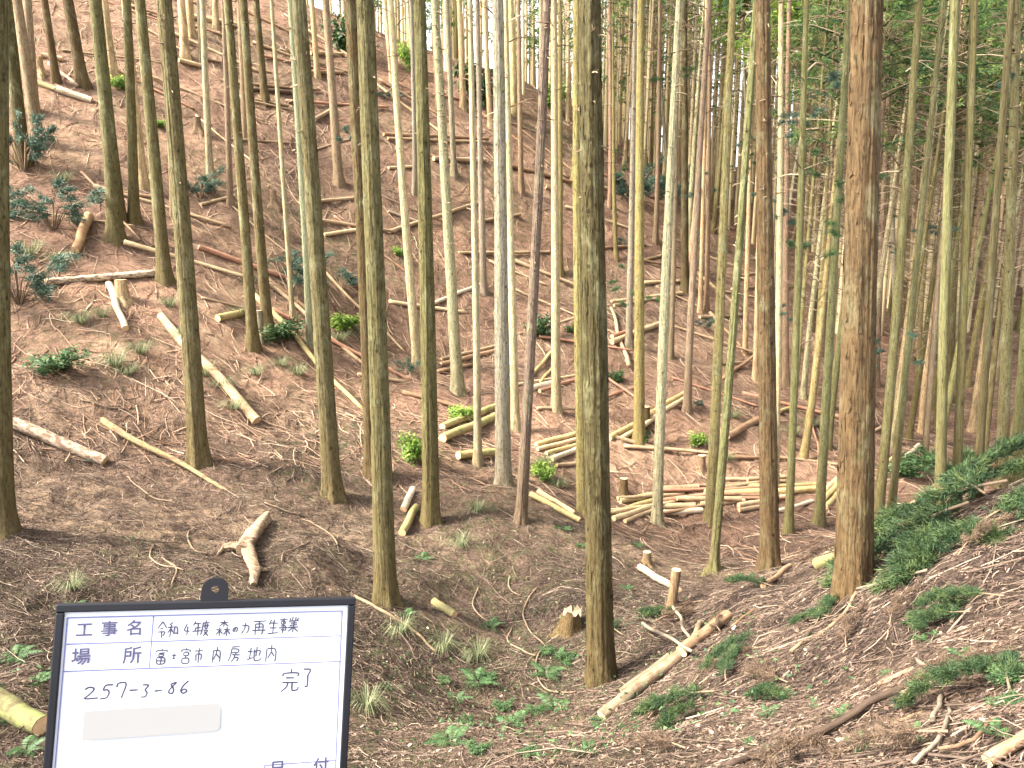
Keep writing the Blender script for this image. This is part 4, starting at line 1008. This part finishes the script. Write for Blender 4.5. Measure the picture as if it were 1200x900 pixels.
for px, py, s, az in [(815,805,.6,.5),(840,815,.65,2.5),(858,800,.5,1.2),(825,828,.55,4.0),(868,826,.45,5.2)]:
    bough(px, py, s, 'dark green cedar bough below the patchy fallen log', 'boughs below the fallen log', az)
for px, py, s, az in [(770,735,.8,.5),(800,715,.8,3.5),(735,745,.7,2.0),(905,690,.6,2.),(935,672,.7,.4),(825,705,.6,3.)]:
    bough(px, py, s, 'withered brown-green bough piled across the gully head', 'withered boughs at the gully head', az, dead=random.random() < .45)
for px, py, s in [(1180,700,.45),(1140,720,.4),(1197,775,.5),(1190,815,.5),(1150,700,.4)]:
    bough(px, py, s, 'green cedar bough scattered on the upper edge of the spur', 'boughs on the spur edge')
for px, py, s in [(1085,752,.7),(1100,745,.6),(985,840,.7),(1075,860,.6),(1010,880,.7),(1090,800,.6),(1040,790,.5),(960,830,.5),(1130,770,.6),(900,840,.6),(690,880,.8),(1165,860,.7),(880,872,.5)]:
    fern(px, py, s * .8, 'small green fern among chips and sticks on the spur', 'ferns on the spur', n=6)
for px, py, w_ in [(1105,700,26),(1120,715,28),(1190,800,60),(1185,830,50),(1080,870,22),(905,885,24)]:
    shrub(px, py, w_, 'dark', 'dark green leafy plant on the littered spur', 'leafy plants on the spur', .5)
bough(958,735,.45,'small fresh green sprig beside the long pale stick',az=.9)
bough(975,725,.4,'fresh green sprig hanging under the thickest cedar',az=2.2)
bough(1130,655,.5,'withered brown bough beside the heap of green boughs',az=.3,dead=True)
for px, py, w_ in [(570,795,26),(590,830,30),(545,850,28),(625,835,26),(665,775,30),(640,765,22),(520,800,20),(700,850,24),(560,880,34),(620,885,30)]:
    shrub(px, py, w_, 'dark', 'small leafy green plant in the damp gully bottom', 'gully plants', .55)
for px, py, s, az in [(760,850,.5,.4),(930,800,.5,2.),(1000,760,.45,1.),(900,760,.5,3.),(1060,830,.5,.3),(1120,860,.5,2.4),(960,880,.5,4.),(850,740,.5,1.5),(1050,735,.4,.8),(810,880,.45,2.2)]:
    bough(px, py, s, 'withered brown bough lying in the litter of the spur', 'withered boughs on the spur', az, dead=True)
# wispy sedge clumps
def sedge_mesh(seed):
    r = np.random.default_rng(seed); n = 110; az = r.uniform(0, 6.28, n); l = r.uniform(.15, .42, n); d = np.stack([np.cos(az), np.sin(az), 0 * az], -1)
    b = d * r.uniform(0, .06, (n, 1)); P = np.stack([b, b + d * l[:, None] * .4 + np.array([0, 0, .5]) * l[:, None], b + d * l[:, None] * .9 + np.array([0, 0, .25]) * l[:, None]], 1)
    S = np.stack([-np.sin(az), np.cos(az), 0 * az], -1); v, f = ribbons(P, S, np.tile([[.0028, .0022, .0006]], (n, 1)))
    mb = MB(); mb.add(v, f, np.repeat(r.random(n), 6)); return mb.mesh('sedge_mesh', MAT['sedge'], False)
SE = [sedge_mesh(i) for i in range(3)]
for px, py, s in [(135,430,1.3),(165,415,1.2),(150,440,1.0),(95,380,1.2),(120,372,1.0),(240,440,1.2),(262,455,1.1),(275,480,1.0),(210,395,1.0),(200,360,1.0),(330,430,1.0),(350,440,1.1),(75,215,1.3),(35,300,1.5),(70,310,1.3),(560,600,.9),(540,640,.9),(400,400,1.2),(425,395,1.2),(930,510,1.2),(950,500,1.2),(860,490,1.),(850,540,1.),(640,545,1.),(655,570,.9),(680,510,.8),(430,830,.8),(470,740,.8),(520,760,.8),(560,770,.9),(85,690,.7),(280,370,1.),(300,440,1.)]:
    B = hit(px, py)
    if B is None: continue
    o = link('sedge_clump', random.choice(SE), None, Vector(B)); o.scale = (s,) * 3; o.rotation_euler.z = random.uniform(0, 6); tag(o, 'wispy grey-green sedge tuft on the forest floor', 'grass', 'sedge tufts')

# ------------------------------------------------------------------ litter: needles, twigs, chips nobody could count
def polar(n, r0, r1, p, amax=math.radians(48)):
    u = rng.random(n); e = 2 - p
    r = (r0 ** e + u * (r1 ** e - r0 ** e)) ** (1 / e); a = rng.uniform(-amax, amax, n)
    return r * np.sin(a), r * np.cos(a)
def lay(n, r0, r1, p, lmin, lmax, K, curl, bias=0.0):
    x, y = polar(n, r0, r1, p); a = rng.uniform(0, 2 * math.pi, n)
    if bias:
        e = .3; gx_ = Hbase(x + e, y) - Hbase(x - e, y); gy_ = Hbase(x, y + e) - Hbase(x, y - e)
        dn = np.arctan2(gy_, gx_); use = rng.random(n) < bias; a = np.where(use, dn + rng.normal(0, .5, n), a)
    l = rng.uniform(lmin, lmax, n); cu = rng.normal(0, curl, n)
    t = np.linspace(-.5, .5, K)
    ang = a[:, None] + cu[:, None] * t[None]
    dx = np.cumsum(np.cos(ang), 1) * (l / K)[:, None]; dy = np.cumsum(np.sin(ang), 1) * (l / K)[:, None]
    X = x[:, None] + dx - dx.mean(1, keepdims=True); Y = y[:, None] + dy - dy.mean(1, keepdims=True)
    Z = H(X.ravel(), Y.ravel()).reshape(X.shape)
    return np.stack([X, Y, Z], -1), l
def twig_litter(name, label, n, r0, r1, p, lmin, lmax, rmin, rmax, mat, curl, bias, straight=.5):
    P, l = lay(n, r0, r1, p, lmin, lmax, 4, curl, bias)
    rad = rng.uniform(rmin, rmax, n)
    zl = np.linspace(0, 1, 4)[None]; z0 = P[:, :1, 2]; z1 = P[:, -1:, 2]
    lin = z0 + (z1 - z0) * zl; P[..., 2] = np.where(rng.random((n, 1)) < straight, np.maximum(lin, P[..., 2] - .01), P[..., 2]) + rad[:, None] * .6 + rng.exponential(.010, (n, 1)) * (l[:, None] > .2)
    R = rad[:, None] * np.array([[1.0, .9, .75, .4]])
    v, f, _ = tubes(P, R, 3); rr = np.repeat(np.clip(rng.beta(2, 2, n), 0, 1), 12)
    o = link(name, make_mesh(name + '_mesh', v, [f], MAT[mat], True, rr), kind='stuff'); tag(o, label, 'twigs'); return o
twig_litter('twig_litter', 'fine dead twigs and cedar needles strewn over the near slope', 32000, 2.0, 15, .9, .06, .34, .0012, .0034, 'twig', 1.2, .3)
twig_litter('fallen_twigs', 'loose brown and pale twigs matted over the middle slope', 24000, 5.5, 14, .3, .08, .45, .0018, .0045, 'twig', 1.3, .35)
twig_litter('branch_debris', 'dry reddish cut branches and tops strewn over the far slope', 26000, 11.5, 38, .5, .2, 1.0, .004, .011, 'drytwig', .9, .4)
twig_litter('coarse_stick_litter', 'loose pale sticks and branches scattered over the forest floor', 1300, 2.2, 22, 1.1, .25, 1.1, .003, .008, 'twig', .9, .5)
P, l = lay(130000, 2.0, 13, 1.1, .03, .10, 3, 1.6); n = len(P)
P[..., 2] += rng.exponential(.008, (n, 1)) + .003; P[:, 1, 2] += rng.uniform(0, .012, n)
S = norm(np.c_[rng.normal(0, 1, (n, 2)), rng.normal(0, .5, n)])
v, f = ribbons(P, S, rng.uniform(.0012, .0042, (n, 1)) * np.array([[.7, 1, .4]]))
o = link('needle_litter', make_mesh('needle_litter_mesh', v, [f], MAT['needle'], False, np.repeat(rng.random(n), 6)), kind='stuff'); tag(o, 'brown cedar needle litter covering the near ground', 'needles')
P, l = lay(9000, 1.8, 12, 1.2, .015, .06, 2, .2); n = len(P); P[..., 2] += .006; P[:, 1, 2] += rng.uniform(0, .02, n)
S = norm(np.c_[rng.normal(0, 1, (n, 2)), rng.normal(0, .4, n)])
v, f = ribbons(P, S, rng.uniform(.004, .014, (n, 1)) * np.array([[1, .6]]))
o = link('wood_chips', make_mesh('wood_chip_mesh', v, [f], MAT['chip'], False, np.repeat(rng.random(n) ** 1.4, 4)), kind='stuff'); tag(o, 'pale wood chips and bark flakes scattered over the near ground', 'chips')
P, l = lay(3800, 2.2, 11, 1.0, .03, .07, 3, .4); n = len(P)
keep = (fbm(P[:, 1, 0] * .7, P[:, 1, 1] * .7, 77, 2) + .5 * np.exp(-((P[:, 1, 0]) ** 2 / 2 + (P[:, 1, 1] - 6.5) ** 2 / 3))) > .16
P = P[keep]; n = len(P); P[..., 2] += rng.uniform(.02, .09, (n, 1)); P[:, 1, 2] += .012
S = norm(np.c_[rng.normal(0, 1, (n, 2)), rng.normal(0, .3, n)]); v, f = ribbons(P, S, rng.uniform(.008, .02, (n, 1)) * np.array([[.3, 1, .15]]))
o = link('ground_cover', make_mesh('ground_cover_mesh', v, [f], MAT['fern'], False, np.repeat(rng.random(n), 6)), kind='stuff'); tag(o, 'tiny green leaves of low ground cover in damp patches', 'ground cover')

# ------------------------------------------------------------------ whiteboard with the work record
def plain(name, c, rough=.5, spec=.4, nz=.06):
    m, nt, b = new_mat(name, rough, spec); tc = N(nt, 'ShaderNodeTexCoord'); z = noise(nt, tc.outputs['Object'], 9, 4)
    r = ramp(nt, [(.3, tuple(x * (1 - nz) for x in c)), (.7, tuple(min(1, x * (1 + nz)) for x in c))], z); nt.links.new(r.outputs[0], b.inputs['Base Color']); return m
MAT['panel'] = plain('whiteboard_panel', (.47, .50, .56), .35, .4, .02); MAT['frame'] = plain('black_frame', (.005, .0055, .009), .4, .3, .3)
MAT['ink'] = plain('marker_ink', (.030, .028, .060), .5); MAT['print'] = plain('printed_ink', (.055, .050, .11), .5); MAT['rule'] = plain('rule_ink', (.10, .10, .24), .5)
MAT['strip'] = plain('grey_strip', (.25, .248, .25), .6, .2, .01); MAT['stake'] = plain('stake_wood', (.35, .24, .14), .8, .2, .2)
BW = .45; BH = .34
def board_res(p):
    d, x, y, a, b, c = p
    Rm = np.array((Matrix.Rotation(a, 3, 'Y') @ Matrix.Rotation(b, 3, 'X') @ Matrix.Rotation(c, 3, 'Z')))
    O = np.array([x, y, -d])       # camera space: x right, y up, -z forward; origin = top left corner
    def pj(u, v):
        q = O + Rm @ np.array([u, v, 0]); return 600 + FPX * q[0] / -q[2], 450 - FPX * q[1] / -q[2]
    tl, tr = pj(0, 0), pj(BW, 0); l2, r2 = pj(0, -.25), pj(BW, -.25)
    ex = lambda p0, p1, yy: p0[0] + (p1[0] - p0[0]) * (yy - p0[1]) / (p1[1] - p0[1])
    return np.array([tl[0] - 66, tl[1] - 708, tr[0] - 417, tr[1] - 700, ex(tl, l2, 900) - 50, ex(tr, r2, 900) - 407]), O, Rm
p = np.array([1.17, -.68, -.33, 0.0, 0.0, 0.0])
for _ in range(60):
    f0 = board_res(p)[0]; J = np.zeros((6, 6))
    for k in range(6):
        q = p.copy(); q[k] += 1e-5; J[:, k] = (board_res(q)[0] - f0) / 1e-5
    p = p - .6 * np.linalg.lstsq(J, f0, rcond=1e-4)[0]
_, O, Rm = board_res(p)
print('board', p, board_res(p)[0])
C2W = np.stack([RGT, UPV, -FWD], 1)
BO_ = C2W @ O; BR = C2W @ Rm            # board origin (top left) and axes in the world
board = empty('whiteboard', (0, 0, 0)); mw = Matrix(BR.tolist()).to_4x4(); mw.translation = Vector(BO_); board.matrix_world = mw
tag(board, 'black-framed whiteboard with handwritten Japanese work record standing above the slope', 'whiteboard')
def uv(px, py):
    d = ray(px, py); n = BR[:, 2]; t = (BO_ @ n) / (d @ n); q = BR.T @ (d * t - BO_); return q[0], q[1]
def slab(u0, v0, u1, v1, z0, z1, bev=0.0):
    import bmesh
    bm = bmesh.new(); vs_ = [bm.verts.new(c) for c in ((u0, v0, z0), (u1, v0, z0), (u1, v1, z0), (u0, v1, z0), (u0, v0, z1), (u1, v0, z1), (u1, v1, z1), (u0, v1, z1))]
    for f in ((3, 2, 1, 0), (4, 5, 6, 7), (0, 1, 5, 4), (1, 2, 6, 5), (2, 3, 7, 6), (3, 0, 4, 7)): bm.faces.new([vs_[i] for i in f])
    if bev: bmesh.ops.bevel(bm, geom=bm.edges[:], offset=bev, segments=2, profile=.5, affect='EDGES')
    me = bpy.data.meshes.new('slab'); bm.to_mesh(me); bm.free(); return me
def part(name, me, mat, parent=board):
    me.materials.append(MAT[mat]); return link(name, me, parent)
ft = .0125
part('panel', slab(ft * .5, -BH + ft * .5, BW - ft * .5, -ft * .5, -.006, -.001), 'panel')
part('frame_bar', slab(0, -ft, BW, 0, -.012, .004, .002), 'frame'); part('frame_bar', slab(0, -BH, BW, -BH + ft, -.012, .004, .002), 'frame')
part('frame_bar', slab(.0005, -BH + ft + .0003, ft, -ft - .0003, -.012, .0037, .002), 'frame'); part('frame_bar', slab(BW - ft, -BH + ft + .0003, BW - .0005, -ft - .0003, -.012, .0037, .002), 'frame')
# hanging tab: a rounded eyelet with a hole
u0, v0 = uv(252, 692); n = 24; th = np.linspace(0, 2 * math.pi, n, endpoint=False); Ro, Ri = .0205, .0062
outer = np.stack([u0 + Ro * np.cos(th), v0 + Ro * np.sin(th)], -1); outer[:, 1] = np.where(np.sin(th) < -.1, np.minimum(outer[:, 1], -.004), outer[:, 1]); outer[:, 0] = np.where(np.sin(th) < -.1, u0 + Ro * 1.02 * np.sign(np.cos(th)) * np.minimum(1, np.abs(np.cos(th)) * 1.4), outer[:, 0])
inner = np.stack([u0 + Ri * np.cos(th), v0 + .002 + Ri * np.sin(th)], -1)
V = np.concatenate([np.c_[outer, np.full(n, .003)], np.c_[inner, np.full(n, .003)], np.c_[outer, np.full(n, -.009)], np.c_[inner, np.full(n, -.009)]])
i = np.arange(n); j = (i + 1) % n
F = np.concatenate([np.c_[i, j, j + n, i + n], np.c_[j + 2 * n, i + 2 * n, i + 3 * n, j + 3 * n], np.c_[j, i, i + 2 * n, j + 2 * n], np.c_[i + n, j + n, j + 3 * n, i + 3 * n]])
link('hanging_tab', make_mesh('hanging_tab_mesh', V, [F], MAT['frame'], False), board)
def stroke_mesh(name, lines, wd, z, mat, parent=board):
    mb = MB()
    for ln in lines:
        L_ = np.array(ln, float)
        seg = []
        for k in range(len(L_) - 1):
            seg.append(L_[k])
        seg.append(L_[-1]); S_ = np.array(seg)
        if len(S_) > 2:      # round the corners
            for _ in range(2):
                q = [S_[0]]
                for k in range(len(S_) - 1): q += [S_[k] * .8 + S_[k + 1] * .2, S_[k] * .2 + S_[k + 1] * .8]
                q.append(S_[-1]); S_ = np.array(q)
        T = norm(np.gradient(S_, axis=0)); Np = np.stack([-T[:, 1], T[:, 0]], -1)
        K = len(S_); hw = wd / 2 * (1.05 - .25 * np.linspace(0, 1, K))[:, None]
        a = S_ + Np * hw; b = S_ - Np * hw
        V = np.c_[np.stack([a, b], 1).reshape(-1, 2), np.full(2 * K, z + random.uniform(0, .00012))]
        idx = np.arange(2 * K).reshape(K, 2); mb.add(V, np.stack([idx[:-1, 0], idx[:-1, 1], idx[1:, 1], idx[1:, 0]], -1))
    return link(name, mb.mesh(name + '_mesh', MAT[mat], False), parent)
# printed rules, read off as points of the panel
rules = [((79,724),(401,716)),((78,755),(400,745)),((74,787),(400,775)),((79,724),(64,905)),((401,716),(393,905)),((180,721),(175,783)),((310,897),(393,891)),((310,897),(309,910))]
for a, b in rules:
    stroke_mesh('printed_rule', [[uv(*a), uv(*b)]], .0018, 0.0, 'rule')
def text_part(ch, px, py, hpx, name='printed_character'):
    cu = bpy.data.curves.new('printed_text', 'FONT'); cu.body = ch; cu.align_x = 'CENTER'; cu.align_y = 'CENTER'
    a, b = uv(px, py), uv(px, py + hpx); cu.size = abs(b[1] - a[1]) * 1.12; cu.offset = .00045
    o = bpy.data.objects.new('t', cu); col.objects.link(o); bpy.context.view_layer.update()
    me = bpy.data.meshes.new_from_object(o.evaluated_get(bpy.context.evaluated_depsgraph_get())); bpy.data.objects.remove(o)
    me.materials.clear(); me.materials.append(MAT['print']); t = link(name, me, board, (a[0], a[1], .0006)); t.rotation_euler.z = math.radians(.5)
for ch, px, py, h_ in [('工',99,739,17),('事',128,738,17),('名',158,737,17),('場',95,771,19),('所',155,769,19),('日',325,901,17),('付',376,898,17)]:
    text_part(ch, px, py, h_)
ST = {
 '令': [[(5,0),(1,4)],[(5,0),(9,4)],[(3.5,4.3),(6.5,4.3)],[(2,6),(8,6),(6.5,8.5)],[(5,6),(5,10)]],
 '和': [[(4,0),(1,1.5)],[(0,3),(5,3)],[(2.7,1),(2.7,10)],[(2.5,4),(0,7)],[(3,4),(5,6.5)],[(6,3),(6,8)],[(6,3),(9.5,3),(9.5,8)],[(6,7.5),(9.5,7.5)]],
 '4': [[(5,1),(1,6.5),(9,6.5)],[(6,3),(6,10)]],
 '年': [[(3,0),(1,3)],[(2.5,1.8),(9,1.8)],[(3,4.5),(8.5,4.5)],[(3,4.5),(3,7)],[(0,7),(10,7)],[(6,1.8),(6,10)]],
 '度': [[(5,0),(5,1.2)],[(1.5,1.5),(9.5,1.5)],[(1.5,1.5),(1,6),(0,9.5)],[(2.5,3.5),(9,3.5)],[(4,2.3),(4,5.3)],[(7,2.3),(7,5.3)],[(4,5.3),(7,5.3)],[(3,6.5),(8,6.5),(3,10)],[(4,7),(9,10)]],
 '森': [[(2,1.5),(8,1.5)],[(5,0),(5,4.5)],[(5,1.8),(2,4)],[(5,1.8),(8,4)],[(0,6),(4.5,6)],[(2.3,4.5),(2.3,10)],[(2.3,6.3),(0,9)],[(2.3,6.3),(4.5,8.5)],[(5.5,6),(10,6)],[(7.7,4.5),(7.7,10)],[(7.7,6.3),(5.5,9)],[(7.7,6.3),(10,8.5)]],
 'の': [[(5.5,2.5),(3.5,8),(1.5,7),(2,4),(5.5,2.5),(8.5,4),(8.5,7),(6,9)]],
 '力': [[(1,3),(8.5,3),(7.5,9),(6,8.3)],[(4.5,.5),(4,5),(1,9.5)]],
 '再': [[(.5,1),(9.5,1)],[(2,2.8),(2,10)],[(2,2.8),(8,2.8),(8,9.5),(7,9)],[(5,1),(5,6.5)],[(2,4.7),(8,4.7)],[(0,6.7),(10,6.7)]],
 '生': [[(3,.5),(1,4)],[(2,2.5),(9,2.5)],[(2,5.8),(8.5,5.8)],[(5.2,0),(5.2,9.5)],[(.5,9.5),(9.8,9.5)]],
 '事': [[(.5,1),(9.5,1)],[(2.5,2.3),(7.5,2.3),(7.5,3.8),(2.5,3.8),(2.5,2.3)],[(2,5),(8,5),(8,7.8)],[(0,6.4),(10,6.4)],[(2,7.8),(8,7.8)],[(5,0),(5,10),(4,9.5)]],
 '業': [[(3.7,0),(3.7,2)],[(6.3,0),(6.3,2)],[(1.5,.7),(2.5,2)],[(8.5,.7),(7.5,2)],[(.8,2.3),(9.2,2.3)],[(2,4),(8,4)],[(2,5.2),(8,5.2)],[(.5,6.6),(9.5,6.6)],[(5,2.3),(5,10)],[(4.7,6.8),(1,9.5)],[(5.3,6.8),(9,9.5)]],
 '富': [[(5,0),(5,1)],[(1,2.5),(1,1.2),(9,1.2),(8.5,2.5)],[(3,2.8),(7,2.8)],[(3.5,3.8),(6.5,3.8),(6.5,5),(3.5,5),(3.5,3.8)],[(2,6),(8,6),(8,10),(2,10),(2,6)],[(5,6),(5,10)],[(2,8),(8,8)]],
 '士': [[(2,4),(8,4)],[(5,2),(5,8)],[(3,8),(7,8)]],
 '宮': [[(5,0),(5,1)],[(1,2.7),(1,1.2),(9,1.2),(8.5,2.7)],[(3,3),(7,3),(7,5),(3,5),(3,3)],[(5,5),(4.5,6.5)],[(2,6.5),(8,6.5),(8,10),(2,10),(2,6.5)]],
 '市': [[(5,0),(5,1.5)],[(.5,2),(9.5,2)],[(2,4),(2,8.5)],[(2,4),(8,4),(8,8),(7,7.7)],[(5,2),(5,10)]],
 '内': [[(1.5,2.5),(1.5,10)],[(1.5,2.5),(8.5,2.5),(8.5,9.7),(7.5,9.2)],[(5,0),(4.7,4.5),(2.5,8)],[(5,4.5),(7.5,7)]],
 '房': [[(2,.5),(9,.5)],[(2,2),(8.5,2),(8.5,4),(2,4)],[(2,2),(1.7,6),(0,10)],[(5.5,4.3),(5.5,5.3)],[(3,5.6),(9.5,5.6)],[(5,5.6),(4.5,8),(2.5,10)],[(5,7.3),(8.3,7.3),(7.8,9.8),(6.8,9.4)]],
 '地': [[(0,3.5),(4,3.5)],[(2,1),(2,8)],[(0,8.5),(4,7.5)],[(4.5,4),(9.3,2.7),(9,6.3),(8.2,6)],[(6.7,.5),(6.7,7)],[(5,2),(5,8.8),(6,9.5),(9.7,9.3),(9.8,8)]],
 '完': [[(5,0),(5,1.3)],[(1,3.2),(1.2,1.6),(9,1.6),(8.3,3.2)],[(3,4),(7,4)],[(1.3,6),(8.7,6)],[(4,6),(3.7,8),(1,10)],[(6.2,6),(6.2,9),(7,9.7),(9.3,9.5),(9.5,8)]],
 '了': [[(1.5,1),(8.5,1),(5.5,4)],[(5.5,4),(5.5,9.5),(3.5,8.8)]],
 '2': [[(1,2.5),(3,.7),(6,1.2),(6.3,3.2),(4,6.5),(.3,9.6),(9.6,9)]], '5': [[(9,.8),(3.5,1.2),(2.5,4.8),(5.5,4),(7.5,6),(5.5,9),(1,9.3)]], '7': [[(1,3.5),(1.2,1.2),(8.5,.6),(5,10)]],
 '-': [[(1,5.6),(9,5.0)]], '3': [[(2,1.2),(7.5,1),(4,4.5),(7,6.3),(5.5,9.3),(1,9.3)]], '8': [[(7.5,1),(3,2),(6,5.5),(6,9),(2.5,9),(3,6),(8,1)]], '6': [[(7,.3),(3,4),(1.5,8),(4,9.7),(7,8),(5,5.8),(2,7.8)]],
}
def write(chars, wd):
    for ch, px, py, cw, chh in chars:
        L_ = []
        for s in ST[ch]:
            L_.append([uv(px + (x - 5) / 10 * cw * 1.08 - (y - 5) / 10 * cw * .16 + random.uniform(-.5, .5), py + (y - 5) / 10 * chh - (x - 5) / 10 * cw * .03 + random.uniform(-.55, .55)) for x, y in s])
        stroke_mesh('handwritten_character', L_, wd, .0009, 'ink')
write([('令',190,738,12,19),('和',203,738,11,17),('4',219,737,9,16),('年',231,736,10,17),('度',241,736,9,18),('森',262,736,15,19),('の',276,737,7,9),('力',288,736,10,14),('再',304,735,14,18),('生',320,734,12,17),('事',332,733,9,18),('業',344,732,13,18)], .0021)
write([('富',189,769,15,18),('士',204,769,8,10),('宮',218,768,12,18),('市',233,768,10,18),('内',254,767,12,19),('房',275,766,13,18),('地',298,766,15,18),('内',318,765,14,20)], .0021)
write([('完',340,797,22,26),('了',360,794,12,25),('2',107,812,18,16),('5',125,810,15,19),('7',143,808,14,20),('-',157,808,11,8),('3',171,809,12,17),('-',186,809,10,8),('8',202,806,14,16),('6',217,805,14,16)], .0026)
# pale grey strip over one line of the panel
c4 = [uv(98, 829), uv(258, 828), uv(258, 863), uv(98, 861)]
u_a, u_b = (c4[0][0] + c4[3][0]) / 2, (c4[1][0] + c4[2][0]) / 2; v_a, v_b = (c4[2][1] + c4[3][1]) / 2, (c4[0][1] + c4[1][1]) / 2
rr = .0075; arc = []
for cx_, cy_, a0 in ((u_b - rr, v_b - rr, 0), (u_a + rr * .4, v_b - rr * .4, 90), (u_a + rr * .4, v_a + rr * .4, 180), (u_b - rr, v_a + rr, 270)):
    q = rr if cx_ > (u_a + u_b) / 2 else rr * .4
    for k in range(6): arc.append((cx_ + q * math.cos(math.radians(a0 + k * 18)), cy_ + q * math.sin(math.radians(a0 + k * 18)), .0013))
link('grey_strip', make_mesh('grey_strip_mesh', arc, [[list(range(len(arc)))]], MAT['strip'], False), board)
stroke_mesh('ink_dot', [[uv(124.0, 862), uv(126.5, 862)]], .0016, .0009, 'ink')
# wooden stake that carries the board
sx = BO_ + BR @ np.array([BW * .5, -.06, -.025]); e_ = BO_ + BR @ np.array([BW * .5, -BH, -.025]); gz_ = H1(e_[0], e_[1])
lo = np.array([e_[0], e_[1], gz_ - .25])
inv = board.matrix_world.inverted()
Pp = np.array([[list(inv @ Vector(sx)), list(inv @ Vector(e_)), list(inv @ Vector(lo))]]); v, f, idx = tubes(Pp, np.full((1, 3), .016), 8)
mb = MB(); mb.add(v, f); link('stake', mb.mesh('stake_mesh', MAT['stake']), board)
